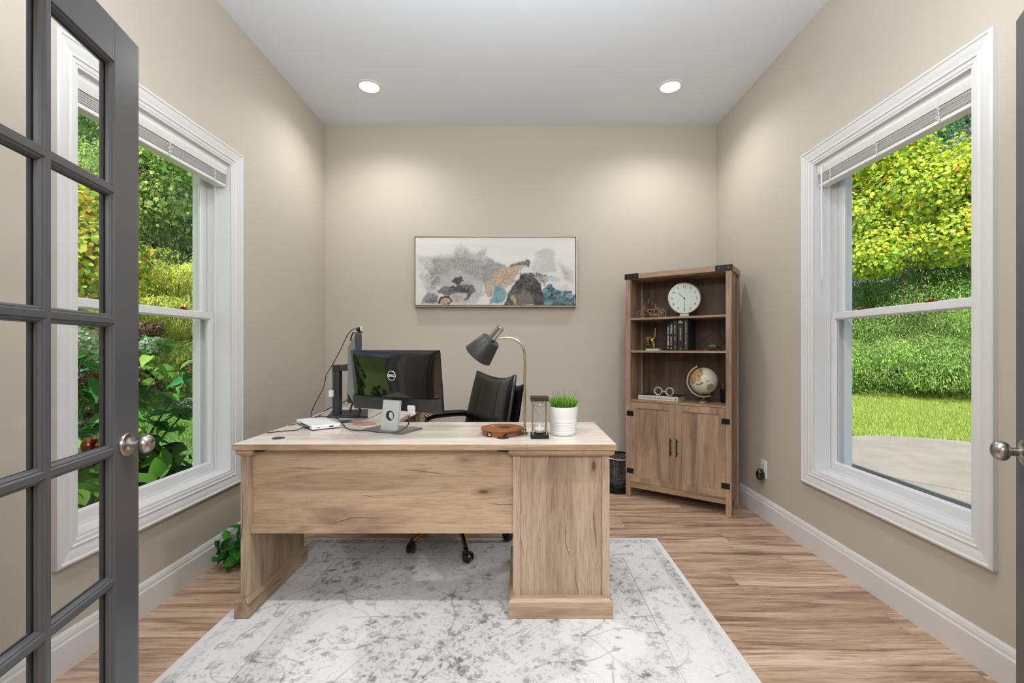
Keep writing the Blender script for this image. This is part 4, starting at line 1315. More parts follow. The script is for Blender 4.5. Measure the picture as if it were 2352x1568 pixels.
# ------------------------------------------------------------------ bookcase
BA = math.atan2(-0.577, 0.8165)
BX, BY = 0.843, 3.567
def BW(u, v, z=0):
    return (BX + 0.8165 * u + 0.577 * v, BY - 0.577 * u + 0.8165 * v, z)
BWD, BDP, BH = 0.763, 0.309, 1.735
def make_bookcase():
    t = thing('bookcase', 'oak bookcase with black corner brackets and two cupboard doors, angled in the corner', 'bookcase', (BX, BY, 0), BA)
    W, D, P = BWD, BDP, 0.037
    for x0 in (0.0, W - P):
        for y0 in (0.0, D - P):
            MB().box(x0, x0 + P, y0, y0 + P, 0, 1.697).build('post', M['case_v'], t, bevel=0.001)
    for x0 in (0.012, W - 0.024):
        MB().box(x0, x0 + 0.012, P, D - P, 0.078, 1.697).build('side_panel', M['case_v'], t)
    MB().box(-0.004, W + 0.004, -0.004, D + 0.002, 1.697, BH).build('top_board', M['case_h'], t, bevel=0.001)
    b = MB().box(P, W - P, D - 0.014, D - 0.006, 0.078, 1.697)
    b.build('back_panel', M['case_shaded'], t)
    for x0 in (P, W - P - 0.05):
        MB().box(x0, x0 + 0.05, D - 0.030, D - 0.014, 0.76, 1.697).build('back_stile', M['case_shaded'], t)
    for z in (1.378, 1.126):
        MB().box(0.024, W - 0.024, 0.006, D - 0.014, z, z + 0.015).build('shelf', M['case_h'], t, bevel=0.0008)
    MB().box(0.024, W - 0.024, 0.003, D - 0.014, 0.745, 0.760).build('shelf', M['case_h'], t, bevel=0.0008)
    MB().box(0.024, W - 0.024, 0.003, D - 0.014, 0.1085, 0.1225).build('floor_board', M['case_h'], t)
    MB().box(P, W - P, 0.003, 0.022, 0.078, 0.1215).build('bottom_rail', M['case_h'], t, bevel=0.0008)
    MB().box(P, W - P, D - 0.02, D - 0.006, 0.078, 0.1215).build('bottom_rail', M['case_h'], t)
    # doors
    mid = 0.3805
    for k, (x0, x1) in enumerate(((P + 0.001, mid - 0.0012), (mid + 0.0012, W - P - 0.001))):
        z0, z1 = 0.124, 0.7425
        b = MB()
        st = 0.045
        b.box(x0, x0 + st, 0.001, 0.019, z0, z1).box(x1 - st, x1, 0.001, 0.019, z0, z1)
        b.box(x0 + st, x1 - st, 0.001, 0.019, z0, z0 + st).box(x0 + st, x1 - st, 0.001, 0.019, z1 - st, z1)
        d = b.build('door', M['case_frame'], t, bevel=0.0006)
        MB().box(x0 + st - 0.002, x1 - st + 0.002, 0.008, 0.015, z0 + st - 0.002, z1 - st + 0.002).build('door_panel', M['case_v'], d)
        hx = mid - 0.0275 if k == 0 else mid + 0.0175
        b = MB()
        b.cyl((hx, -0.024, 0.366), (hx, -0.024, 0.496), 0.0045, 12)
        for zz in (0.386, 0.476):
            b.cyl((hx, -0.024, zz), (hx, 0.002, zz), 0.0042, 10)
        b.build('handle', M['black_metal'], d, smooth=True)
        xh = P if k == 0 else W - P
        for zz in (0.188, 0.634):
            b = MB()
            b.box(xh - 0.027, xh - 0.002, -0.003, 0.001, zz, zz + 0.038).box(xh + 0.002, xh + 0.027, -0.003, 0.001, zz, zz + 0.038)
            b.cyl((xh, -0.003, zz), (xh, -0.003, zz + 0.038), 0.0035, 10)
            for sx in (-0.014, 0.014):
                b.cyl((xh + sx, -0.0045, zz + 0.010), (xh + sx, -0.001, zz + 0.010), 0.0022, 8).cyl((xh + sx, -0.0045, zz + 0.028), (xh + sx, -0.001, zz + 0.028), 0.0022, 8)
            b.build('hinge', M['black_metal'], d)
    # black corner brackets on the top board
    for k, (x0, x1) in enumerate(((-0.006, 0.105), (W - 0.105, W + 0.006))):
        b = MB()
        b.box(x0, x1, -0.0055, -0.0038, 1.695, BH + 0.0015)
        b.box(x0, x1, -0.0055, 0.02, BH, BH + 0.0018)
        if k == 0: b.box(-0.0060, -0.0040, -0.0055, 0.045, 1.695, BH + 0.0015)
        else: b.box(W + 0.0040, W + 0.0060, -0.0055, 0.010, 1.695, BH + 0.0015)
        br = b.build('corner_bracket', M['black_metal'], t)
        for xx in ((x0 + 0.028, x1 - 0.025)):
            MB().lathe([(0.0035, 0), (0.003, 0.0012), (0, 0.0016)], 12, basis((xx, -0.0055, 1.717), (1, 0, 0), (0, 0, 1), (0, -1, 0))).build('screw', M['steel'], br)
make_bookcase()

# clock
def make_clock():
    p = BW(0.417, 0.110)
    f = Vector((-0.25, -1, 0)).normalized()
    ang = math.atan2(f.y, f.x) + PI / 2
    t = thing('table_clock', 'round brass-rimmed clock with pale face on the top shelf', 'clock', (p[0], p[1], 1.393), ang)
    Mx = basis((0, 0, 0.140), (1, 0, 0), (0, 0, 1), (0, -1, 0))
    MB().lathe([(0.0, -0.022), (0.112, -0.022), (0.117, -0.016), (0.117, 0.010), (0.1165, 0.013), (0.1125, 0.014), (0.111, 0.009), (0.111, 0.004), (0, 0.004)], 72, Mx, cap=False).build('case', M['brass'], t, smooth=True)
    MB().lathe([(0, 0.0046), (0.1110, 0.0046), (0.1110, 0.0036), (0, 0.0036)], 64, Mx).build('dial', pbr('dial', (214, 226, 218), 0.35, var=0.05, vscale=8), t)
    dk = pbr('dial_ink', (44, 52, 50), 0.6)
    for h in range(1, 13):
        a = PI / 2 - h * PI / 6
        text_obj('numeral', str(h), 0.0225, Mx @ Matrix.Translation((0.088 * math.cos(a), 0.088 * math.sin(a), 0.0050)), dk, t, bold=0.0003)
    a = math.radians(90 - (10.5 * 30))
    def hand(ang_, L, w):
        c, s_ = math.cos(ang_), math.sin(ang_)
        pts = [(-s_ * w - c * 0.008, c * w - s_ * 0.008), (s_ * w - c * 0.008, -c * w - s_ * 0.008), (c * L + s_ * w * .7, s_ * L - c * w * .7), (c * L - s_ * w * .7, s_ * L + c * w * .7)]
        return MB().prism(pts, 0.0062, 0.0072, Mx)
    hand(a, 0.060, 0.0018).build('hour_hand', dk, t)
    hb = hand(math.radians(-90 + 1), 0.072, 0.0012)
    hb.lathe([(0.0050, 0.0062), (0.0050, 0.0072), (0.0034, 0.0072), (0.0034, 0.0062)], 20, Mx @ Matrix.Translation((0, -0.077, 0)), cap=False)
    hb.build('minute_hand', dk, t)
    MB().lathe([(0.0045, 0.005), (0.0045, 0.0085), (0, 0.009)], 16, Mx).build('centre_cap', dk, t)
    b = MB()
    b.prism([(-0.034, 0.0), (0.034, 0.0), (0.030, 0.026), (0.018, 0.024), (-0.018, 0.024), (-0.030, 0.026)], -0.030, 0.016, basis((0, 0, 0), (1, 0, 0), (0, 0, 1), (0, -1, 0)))
    b.build('stand', M['cream'], t, bevel=0.002)
make_clock()

# bicycle ornament
def make_bike():
    p = BW(0.180, 0.105)
    t = thing('bicycle_ornament', 'small copper wire bicycle ornament on the top shelf', 'ornament', (p[0], p[1], 1.393), BA)
    cu = pbr('aged_copper', (196, 156, 116), 0.35, 0.45)
    rd = pbr('dark_red_leather', (120, 66, 50), 0.5)
    r = 0.031
    def wheel(cx, yaw, nm):
        Mx = Matrix.Translation((cx, 0, r + 0.002)) @ Matrix.Rotation(yaw, 4, 'Z')
        b = MB()
        b.tube([tuple(Mx @ Vector((r * math.cos(a), 0, r * math.sin(a)))) for a in np.linspace(0, 2 * PI, 33)[:-1]], 0.0021, 8, closed=True)
        for k in range(10):
            a = 2 * PI * k / 10
            b.tube([tuple(Mx @ Vector((0.004 * math.cos(a), 0, 0.004 * math.sin(a)))), tuple(Mx @ Vector((r * math.cos(a), 0, r * math.sin(a))))], 0.0006, 5)
        b.cyl(tuple(Mx @ Vector((0, -0.008, 0))), tuple(Mx @ Vector((0, 0.008, 0))), 0.005, 14)
        b.build(nm, cu, t, smooth=True)
    wheel(0.072, 0, 'wheel')
    wheel(-0.100, 0.9, 'wheel')
    b = MB()
    T = lambda pts, rr=0.0016: b.tube(pts, rr, 8)
    bb = (0.004, 0, 0.028)
    T([(-0.072, 0, 0.088), (-0.083, 0, 0.070), (-0.078, 0.0, 0.062), (-0.092, 0.004, 0.033)])
    T([(-0.072, 0, 0.088), (-0.062, 0, 0.122)], 0.0018)
    T([(-0.075, 0, 0.092), (-0.035, 0, 0.068), (-0.002, 0, 0.068), (0.012, 0, 0.068)])
    T([(-0.081, 0, 0.078), bb])
    T([bb, (0.022, 0, 0.086)])
    T([(0.022, 0, 0.086), (0.072, 0, 0.033)])
    T([bb, (0.072, 0, 0.033)])
    T([(0.030, 0, 0.078), (0.088, 0, 0.074)], 0.0018); T([(0.086, 0.006, 0.074), (0.074, 0.004, 0.034)], 0.0012)
    T([(0.030, 0.012, 0.077), (0.088, 0.012, 0.073)], 0.0014)
    b.build('frame', cu, t, smooth=True)
    b = MB()
    b.tube([(-0.074, -0.028, 0.170), (-0.080, -0.026, 0.130), (-0.062, 0, 0.122), (-0.048, 0.026, 0.118), (-0.036, 0.030, 0.160)], 0.0016, 8)
    hb = b.build('handlebar', cu, t, smooth=True)
    MB().cyl((-0.074, -0.028, 0.170), (-0.064, -0.027, 0.158), 0.0045, 10).build('grip', M['black_plastic'], hb, smooth=True)
    MB().cyl((-0.036, 0.030, 0.160), (-0.028, 0.030, 0.146), 0.0045, 10).build('grip', M['black_plastic'], hb, smooth=True)
    MB().tube([(-0.012, 0, 0.112), (0.010, 0, 0.109), (0.028, 0, 0.103), (0.040, 0, 0.106)], [0.004, 0.006, 0.008, 0.006], 10).build('saddle', rd, t, smooth=True)
    MB().cyl((0.022, 0, 0.086), (0.024, 0, 0.103), 0.003, 10).build('saddle_post', cu, t)
    MB().cyl((0.004, -0.006, 0.028), (0.004, -0.010, 0.028), 0.016, 20).build('chain_disc', rd, t, smooth=True)
    MB().box(0.018, 0.034, -0.016, -0.006, 0.020, 0.030).box(-0.030, -0.018, 0.006, 0.016, 0.026, 0.034).build('pedal', cu, t)
    b = MB()
    b.tube([(0.072 + 0.037 * math.cos(a), 0, 0.033 + 0.037 * math.sin(a)) for a in np.linspace(-0.2, 1.9, 16)], 0.0022, 6)
    b.build('mudguard', M['black_metal'], t, smooth=True)
make_bike()

# thumb-up sculpture
def make_thumb():
    p = BW(0.200, 0.065)
    t = thing('hand_sculpture', 'small gold thumbs-up hand on a white marble block', 'ornament', (p[0], p[1], 1.141), BA)
    MB().box(-0.050, 0.050, -0.032, 0.038, 0, 0.0145).build('plinth', M['marble'], t, bevel=0.001)
    au = pbr('antique_gold', (150, 118, 68), 0.3, 0.9)
    me = bpy.data.meshes.new('hand')
    bm = bmesh.new()
    sk = bm.verts.layers.skin.verify()
    def chain(pts, rs, start=None):
        prev = start
        first = None
        for p_, r_ in zip(pts, rs):
            v = bm.verts.new(p_)
            v[sk].radius = (r_, r_)
            if prev is not None:
                bm.edges.new((prev, v))
            prev = v
            if first is None: first = v
        return first, prev
    # wrist to palm
    f0, e0 = chain([(0.006, 0, 0.012), (0.005, 0, 0.030), (0.001, 0, 0.045), (-0.004, 0, 0.060), (-0.006, 0, 0.074)], [0.015, 0.0135, 0.014, 0.017, 0.014])
    f0[sk].use_root = True
    # thumb
    chain([(0.006, -0.002, 0.072), (0.013, -0.003, 0.088), (0.0125, -0.003, 0.106), (0.013, -0.003, 0.124), (0.015, -0.003, 0.136)], [0.0085, 0.0070, 0.0058, 0.0055, 0.0038], bm.verts[:][3] if False else e0)
    bm.to_mesh(me)
    bm.free()
    o = bpy.data.objects.new('hand', me)
    C.objects.link(o)
    o.parent = t
    me.materials.append(au)
    o.scale = (1.32, 1.32, 1.30)
    o.location = (-0.004, 0, -0.003)
    md = o.modifiers.new('skin', 'SKIN'); md.use_smooth_shade = True
    md = o.modifiers.new('sub', 'SUBSURF'); md.levels = 2; md.render_levels = 2
    # curled fingers, one above the other
    for k in range(4):
        z = 0.076 - k * 0.0125
        rr = 0.0070 - 0.0004 * k
        x0 = -0.044 + 0.003 * k
        pts = [(-0.010, 0.008, z + 0.004), (-0.030, 0.010, z + 0.004), (x0, 0.002, z + 0.002), (x0 + 0.001, -0.010, z), (x0 + 0.012, -0.015, z), (-0.018, -0.012, z)]
        MB().tube(smooth_path(pts, 4), [rr * 0.9] + [rr] * 18 + [rr * 0.9, rr * 0.6], 10).build('finger', au, o, smooth=True)
make_thumb()

# books on the middle shelf
def make_books():
    gold = pbr('gilt_lettering', (206, 184, 140), 0.4)
    red = pbr('red_lettering', (168, 82, 60), 0.5)
    white = pbr('white_lettering', (214, 206, 196), 0.5)
    covers = [pbr('black_cloth_%s' % k, c, 0.55) for k, c in zip('abcde', ((22, 20, 20), (18, 18, 20), (30, 32, 36), (28, 32, 38), (26, 29, 33)))]
    specs = [
        (0.3120, 0.0190, 0.196, 'thin black hardback with white spine lettering, leftmost of the five upright books'),
        (0.3325, 0.0235, 0.210, 'black hardback with tall condensed white title, second from the left of the upright books'),
        (0.3585, 0.0310, 0.222, 'dark hardback with gold author name and small red title on its spine'),
        (0.3930, 0.0380, 0.229, 'thick dark hardback with gold title lengthwise and author across the top of its spine'),
        (0.4340, 0.0330, 0.231, 'black hardback with long gold spine line, rightmost of the five upright books'),
    ]
    for k, (u0, w, h, lab) in enumerate(specs):
        p = BW(u0, 0.030)
        dp = 0.155 if k < 2 else 0.17 + 0.008 * k
        t = thing('book', lab, 'book', (p[0], p[1], 1.1412), BA, 'upright dark books on the middle shelf')
        b = MB()
        b.box(0, 0.0028, 0.002, dp, 0, h).box(w - 0.0028, w, 0.002, dp, 0, h).box(0, w, 0, 0.003, 0, h)
        cv = b.build('cover', covers[k], t, bevel=0.0012)
        MB().box(0.0028, w - 0.0028, 0.003, dp - 0.004, 0.003, h - 0.004).build('page_block', M['cream'], t)
        def put(txt, size, zc, m_, horizontal=False, xo=0.0, bold=0.0, sx=1.0):
            if horizontal:
                Mx = basis((w / 2 + xo, -0.0004, zc), (1, 0, 0), (0, 0, 1), (0, -1, 0))
            else:
                Mx = basis((w / 2 + xo, -0.0004, zc), (0, 0, -1), (1, 0, 0), (0, -1, 0))
            text_obj('spine_lettering', txt, size, Mx, m_, cv, bold=bold, sx=sx)
        if k == 0:
            put('LINDA COLE', 0.013, 0.150, white, bold=0.0003, sx=0.72); put('ONE SUMMER', 0.014, 0.075, white, bold=0.0004, sx=0.85)
            MB().box(w / 2 - 0.0035, w / 2 + 0.0035, -0.0008, 0, 0.018, 0.026).build('emblem', white, cv)
        elif k == 1:
            put('PATTERSON', 0.019, 0.160, white, bold=0.0002, sx=0.62); put('Done Run Over', 0.014, 0.070, white, bold=0.0004, sx=0.72)
            MB().box(w / 2 - 0.003, w / 2 + 0.003, -0.0008, 0, 0.012, 0.024).build('emblem', white, cv)
        elif k == 2:
            put('JAMES ROLLINS', 0.011, 0.158, gold, xo=-0.003, bold=0.0003, sx=0.85)
            put('CRUCIBLE', 0.009, 0.088, red, xo=0.004, bold=0.0003); put('A NOVEL', 0.008, 0.090, gold, xo=-0.006)
            MB().lathe([(0.006, 0), (0, 0.0008)], 3, basis((w / 2, 0, 0.024), (1, 0, 0), (0, 0, 1), (0, -1, 0))).build('emblem', gold, cv)
        elif k == 3:
            put('SAM', 0.010, 0.216, gold, True, bold=0.0004); put('OSBORNE', 0.0085, 0.206, gold, True, bold=0.0005, sx=0.8)
            put('THE THURSDAY CLUB', 0.0145, 0.125, gold, bold=0.0003, sx=0.62)
            MB().lathe([(0.005, 0), (0, 0.0008)], 3, basis((w / 2, 0, 0.018), (0, 0, 1), (-1, 0, 0), (0, -1, 0))).build('emblem', gold, cv)
            put('VIKING', 0.005, 0.008, gold, True)
        else:
            put('DARK SACRED NIGHT', 0.0105, 0.168, gold, bold=0.0002, sx=0.80); put('MICHAEL CONNELLY', 0.0105, 0.078, gold, bold=0.0002, sx=0.80)
            put('LB', 0.008, 0.026, gold, True); put('&CO', 0.006, 0.016, gold, True)
make_books()

# wire terrarium with succulent
def make_terrarium():
    p = BW(0.630, 0.105)
    t = thing('terrarium', 'black wire cube terrarium tilted on one corner, holding a small succulent', 'terrarium', (p[0], p[1], 1.141), BA)
    R_ = Matrix.Rotation(math.radians(-38), 4, 'Y') @ Matrix.Rotation(math.radians(14), 4, 'X')
    s = 0.054
    cs = [Vector((x, y, z)) for x in (-s, s) for y in (-s, s) for z in (-s, s)]
    q = [R_ @ c for c in cs]
    zc = -min(v.z for v in q) - 0.002 + 0.0
    # cut the lowest corner so it can stand
    q = [Vector((v.x, v.y, max(v.z + zc - 0.014, 0.003))) for v in q]
    b = MB()
    for i in range(8):
        for j in range(i + 1, 8):
            if bin(i ^ j).count('1') == 1:
                b.tube([q[i], q[j]], 0.0017, 8)
    b.build('wire_frame', M['black_metal'], t, smooth=True)
    base = [(-0.034, -0.030), (0.044, -0.034), (0.050, 0.030), (-0.024, 0.034)]
    MB().prism(base, 0.001, 0.010).build('gravel_tray', pbr('dark_gravel', (44, 34, 32), 0.8, bump=0.5), t)
    gr = pbr('succulent_green', (120, 150, 84), 0.5)
    br = pbr('succulent_dark', (70, 48, 48), 0.5)
    for (cx, cz, m_, sc) in ((-0.012, 0.034, gr, 1.45), (0.030, 0.030, br, 1.4)):
        b = MB()
        for k in range(22):
            a = k * 2.4
            el = 0.25 + 1.15 * k / 22
            L = sc * 0.020 * (1.1 - 0.4 * k / 22)
            d = Vector((math.cos(a) * math.cos(el), math.sin(a) * math.cos(el), math.sin(el)))
            p0 = Vector((cx, -0.004, cz - 0.012))
            b.tube([p0, p0 + d * L * 0.6, p0 + d * L], [0.0022, 0.0045 * sc, 0.0006], 6)
        b.build('succulent', m_, t, smooth=True)
make_terrarium()

# art book and goggles
p = BW(0.086, 0.040)
t = thing('art_book', 'large cream art book lying flat on the bookcase counter', 'book', (p[0], p[1], 0.7605), BA)
cv = MB().box(0, 0.305, 0, 0.004, 0, 0.037).box(0, 0.305, 0, 0.215, 0, 0.003).build('cover', M['cream'], t, bevel=0.001)
MB().box(0, 0.305, 0.002, 0.215, 0.0345, 0.037).build('front_cover', M['dark_wood_top'], t, bevel=0.0008)
MB().box(0.003, 0.302, 0.004, 0.211, 0.003, 0.0345).build('page_block', pbr('paper', (190, 182, 170), 0.7), t)
ink = pbr('grey_ink', (128, 122, 112), 0.6)
text_obj('title', 'WORLD OF ART', 0.0215, basis((0.112, -0.0006, 0.0185), (1, 0, 0), (0, 0, 1), (0, -1, 0)), ink, cv, sx=0.95)
text_obj('title', 'THE', 0.009, basis((0.026, -0.0006, 0.0185), (1, 0, 0), (0, 0, 1), (0, -1, 0)), ink, cv)
text_obj('title', 'EDWARD LUCIE-SMITH', 0.0068, basis((0.232, -0.0006, 0.0175), (1, 0, 0), (0, 0, 1), (0, -1, 0)), ink, cv)
MB().box(0.284, 0.292, -0.0008, 0, 0.009, 0.027).build('publisher_mark', ink, cv)

p = BW(0.273, 0.085)
t = thing('goggles_ornament', 'white octagonal double-ring eyeglass ornament standing on the art book', 'ornament', (p[0], p[1], 0.7978), BA)
for sx in (-1, 1):
    Mx = basis((sx * 0.0435, 0, 0.032), (1, 0, 0), (0, 0, 1), (0, -1, 0)) @ Matrix.Rotation(PI / 8, 4, 'Z')
    MB().lathe([(0.0345, -0.007), (0.0345, 0.007), (0.031, 0.010), (0.0255, 0.007), (0.0255, -0.007), (0.031, -0.010), (0.0345, -0.007)], 8, Mx, cap=False).build('ring', M['marble'], t)
MB().box(-0.012, 0.012, -0.006, 0.006, 0.026, 0.036).build('bridge', M['marble'], t, bevel=0.002)

# globe
def make_globe():
    p = BW(0.552, 0.125)
    t = thing('globe', 'cream and gold desk globe on brass stand on the bookcase counter', 'globe', (p[0], p[1], 0.7605), BA + 0.45)
    R = 0.0985
    c = Vector((0, 0, 0.158))
    ax = Vector((-0.43, 0, 1)).normalized()      # tilted axis, top to the left
    # ball with vertex-coloured land
    nu, nv = 160, 90
    u = np.linspace(0, 2 * PI, nu + 1); v = np.linspace(0, PI, nv + 1)
    U, V = np.meshgrid(u, v)
    q = ax.to_track_quat('Z', 'Y').to_matrix()
    loc = np.stack([np.sin(V) * np.cos(U), np.sin(V) * np.sin(U), np.cos(V)], -1)
    Rm = np.array([[q[i][j] for j in range(3)] for i in range(3)])
    Wd = loc @ Rm.T
    sea = np.array([206, 200, 180]) / 255
    col = np.ones(Wd.shape) * sea
    col += (vnoise(Wd[..., 0] * 3 + 5, Wd[..., 2] * 6 + 5, 40, 4)[..., None] - 0.5) * 0.10
    n = vnoise(Wd[..., 0] * 7 + 9, Wd[..., 2] * 7 + Wd[..., 1] * 4 + 9, 41, 5)
    # land masses placed as seen from the front (local x right, -y viewer, z up)
    lands = [(-0.74, 0.42, 0.34, 0.30, (176, 142, 84)), (-0.50, 0.62, 0.25, 0.20, (176, 142, 84)), (-0.86, 0.02, 0.14, 0.26, (168, 138, 90)), (-0.55, 0.22, 0.16, 0.22, (184, 152, 98)),
             (-0.34, -0.10, 0.10, 0.09, (130, 112, 78)), (-0.50, -0.20, 0.16, 0.05, (130, 112, 78)), (0.26, -0.34, 0.26, 0.18, (150, 140, 116)), (0.12, -0.50, 0.12, 0.10, (150, 140, 116)), (0.12, 0.06, 0.13, 0.04, (130, 118, 90)), (-0.05, -0.88, 0.16, 0.08, (190, 160, 110)), (-0.30, 0.86, 0.10, 0.10, (140, 116, 76))]
    for lx, lz, rx, rz_, cc in lands:
        e = ((Wd[..., 0] - lx) / rx) ** 2 + ((Wd[..., 2] - lz) / rz_) ** 2 + (n - 0.5) * 2.6
        msk = (e < 1) & (Wd[..., 1] < 0.1)
        col[msk] = np.array(cc) / 255
        rim = (np.abs(e - 1) < 0.16) & (Wd[..., 1] < 0.1)
        col[rim] = col[rim] * 0.72
    msk = (Wd[..., 1] >= 0.1) & (n > 0.56)
    col[msk] = np.array([176, 142, 84]) / 255
    grat = (np.abs(np.mod(U / (2 * PI) * 24, 1) - 0.5) > 0.47) | (np.abs(np.mod(V / PI * 12, 1) - 0.5) > 0.475)
    col[grat] = col[grat] * 0.93
    P_ = Wd * R + np.array(c)
    I, J = np.meshgrid(np.arange(nu), np.arange(nv))
    a = (J * (nu + 1) + I).ravel()
    Q = np.stack([a, a + nu + 1, a + nu + 2, a + 1], 1)
    np_mesh('ball', P_.reshape(-1, 3), Q, LIN(np.clip(col, 0, 1)).reshape(-1, 3), attr_mat('globe_print', 0.3, 0.5), t, smooth=True)
    # meridian arc on the left, in the plane of the axis
    s_ = Vector((-ax.z, 0, ax.x)).normalized()
    b = MB()
    Ra = R + 0.012
    vs, fs = [], []
    m = 40
    for k in range(m + 1):
        th = PI * k / m
        d = ax * math.cos(th) + s_ * math.sin(th)
        for rr, yy in ((Ra, -0.007), (Ra + 0.010, -0.007), (Ra + 0.010, 0.007), (Ra, 0.007)):
            vs.append(tuple(c + d * rr + Vector((0, yy, 0))))
    for k in range(m):
        for i in range(4):
            j = (i + 1) % 4
            fs.append((k * 4 + i, k * 4 + j, k * 4 + 4 + j, k * 4 + 4 + i))
    fs += [(0, 1, 2, 3), (m * 4 + 3, m * 4 + 2, m * 4 + 1, m * 4)]
    b.add(vs, fs)
    b.build('meridian_arc', pbr('arc_champagne', (206, 200, 184), 0.3, 0.6), t)
    b = MB()
    b.cyl(c + ax * (R - 0.002), c + ax * (R + 0.032), 0.0028, 10).cyl(c - ax * (R - 0.002), c - ax * (R + 0.030), 0.0028, 10)
    b.build('axis_pin', M['brass'], t, smooth=True)
    MB().lathe([(0.043, 0), (0.044, 0.004), (0.040, 0.010), (0.028, 0.017), (0.012, 0.022), (0.0055, 0.026), (0.0055, 0.040), (0, 0.040)], 40, cap=True).build('stand_base', M['brass'], t, smooth=True)
make_globe()

# pencil cup
p = BW(0.690, 0.205)
t = thing('pencil_cup', 'dark wire pencil cup behind the globe, beside the right post', 'pencil cup', (p[0], p[1], 0.7605), 0)
MB().lathe([(0.034, 0), (0.040, 0.095), (0.0385, 0.095), (0.0325, 0.003), (0, 0.003)], 24, cap=False).build('cup', M['black_metal'], t, smooth=True)
for k, (dx, dy, m_, lab) in enumerate(((-0.020, -0.012, pbr('orange_pencil', (200, 104, 44), 0.4), 'orange pencil leaning left in the wire cup'), (0.004, -0.02, M['black_plastic'], 'black pen in the wire cup, next to the orange pencil'), (0.018, 0.01, M['black_plastic'], 'black pen in the wire cup, nearest the bookcase post'), (-0.004, 0.016, M['grey_plastic'], 'grey pen at the back of the wire cup'))):
    b = MB().cyl((p[0] + dx * 0.4, p[1] + dy * 0.4, 0.766), (p[0] + dx * 2.0, p[1] + dy * 2.0, 0.905 - 0.008 * k), 0.0035, 6)
    tag(b.build('pencil' if k == 0 else 'pen', m_), lab, 'pencil' if k == 0 else 'pen', 'pens in the wire cup')

# ------------------------------------------------------------------ wastebasket
def make_bin():
    t = thing('wastebasket', 'black wire mesh wastebasket between the desk and the bookcase', 'wastebasket', (0.805, 3.715, 0.0))
    n, m = 84, 30
    r0, r1, h = 0.102, 0.135, 0.29
    vs, fs = [], []
    for j in range(m + 1):
        z = 0.012 + (h - 0.022) * j / m
        r = r0 + (r1 - r0) * j / m
        for i in range(n):
            a = 2 * PI * (i + 0.5 * (j % 2)) / n
            vs.append((r * math.cos(a), r * math.sin(a), z))
    for j in range(m):
        for i in range(n):
            k = (i + 1) % n
            fs.append((j * n + i, j * n + k, (j + 1) * n + k, (j + 1) * n + i))
    o = MB().add(vs, fs).build('mesh_wall', M['black_metal'], t)
    md = o.modifiers.new('wire', 'WIREFRAME')
    md.thickness = 0.0026
    md.use_replace = True
    b = MB()
    b.lathe([(r1 - 0.002, h - 0.014), (r1 + 0.003, h - 0.014), (r1 + 0.004, h), (r1 - 0.002, h)], 56, cap=False)
    b.build('rim', M['black_metal'], t, smooth=True)
    MB().lathe([(0, 0), (r0 + 0.002, 0), (r0 + 0.003, 0.024), (r0, 0.024), (r0, 0.004), (0, 0.004)], 56, cap=False).build('base', M['black_metal'], t, smooth=True)
    return t
make_bin()
r_ = random.Random(4)
pts = []
for k in range(26):
    a = k * 2.1 + r_.uniform(-0.4, 0.4)
    rr = r_.uniform(0.05, 0.085)
    pts.append((0.805 + rr * math.cos(a), 3.715 + rr * math.sin(a), 0.022 + 0.0038 * k + r_.uniform(0, 0.02)))
cable('cable_coil', pts, 0.0028, pbr('pale_cable', (176, 174, 170), 0.5), 'tangle of pale cable lying inside the mesh wastebasket')
cable('white_cable', [(0.62, 3.70, 0.30), (0.72, 3.60, 0.290), (0.80, 3.565, 0.283), (0.88, 3.60, 0.287), (0.90, 3.72, 0.292), (0.92, 3.80, 0.27)], 0.0030, M['white_plastic'], 'white cable draped across the rim of the wastebasket')

# ------------------------------------------------------------------ outlet and plug-in
t = thing('wall_outlet', 'white duplex outlet plate on the right wall', 'outlet', (XR, 3.115, 0.335))
MB().box(-0.006, 0.0, -0.036, 0.036, -0.060, 0.060).build('cover_plate', M['white_plastic'], t, bevel=0.002)
MB().lathe([(0.016, 0), (0.016, 0.0015), (0, 0.0015)], 24, basis((-0.006, 0, 0.024), (0, 1, 0), (0, 0, 1), (-1, 0, 0))).lathe([(0.016, 0), (0.016, 0.0015), (0, 0.0015)], 24, basis((-0.006, 0, -0.024), (0, 1, 0), (0, 0, 1), (-1, 0, 0))).build('socket', M['vinyl'], t)
MB().box(-0.0082, -0.0074, -0.007, -0.005, 0.020, 0.030).box(-0.0082, -0.0074, 0.005, 0.007, 0.020, 0.030).build('socket_slot', M['grey_plastic'], t)
t = thing('plug_in_device', 'glossy black plug-in device in the lower socket of the outlet', 'plug', (XR - 0.0085, 3.115, 0.296))
MB().lathe([(0.024, 0), (0.030, 0.006), (0.031, 0.020), (0.026, 0.036), (0.014, 0.044), (0, 0.046)], 28, basis((0, 0, 0), (0, 0.85, 0), (0, 0, 1), (-1, 0, 0)) @ Matrix.Diagonal((0.8, 1.35, 1, 1))).build('body', M['glossy_black'], t, smooth=True)
MB().cyl((-0.006, 0, -0.044), (-0.006, 0, -0.032), 0.005, 12).build('knob', M['steel'], t)

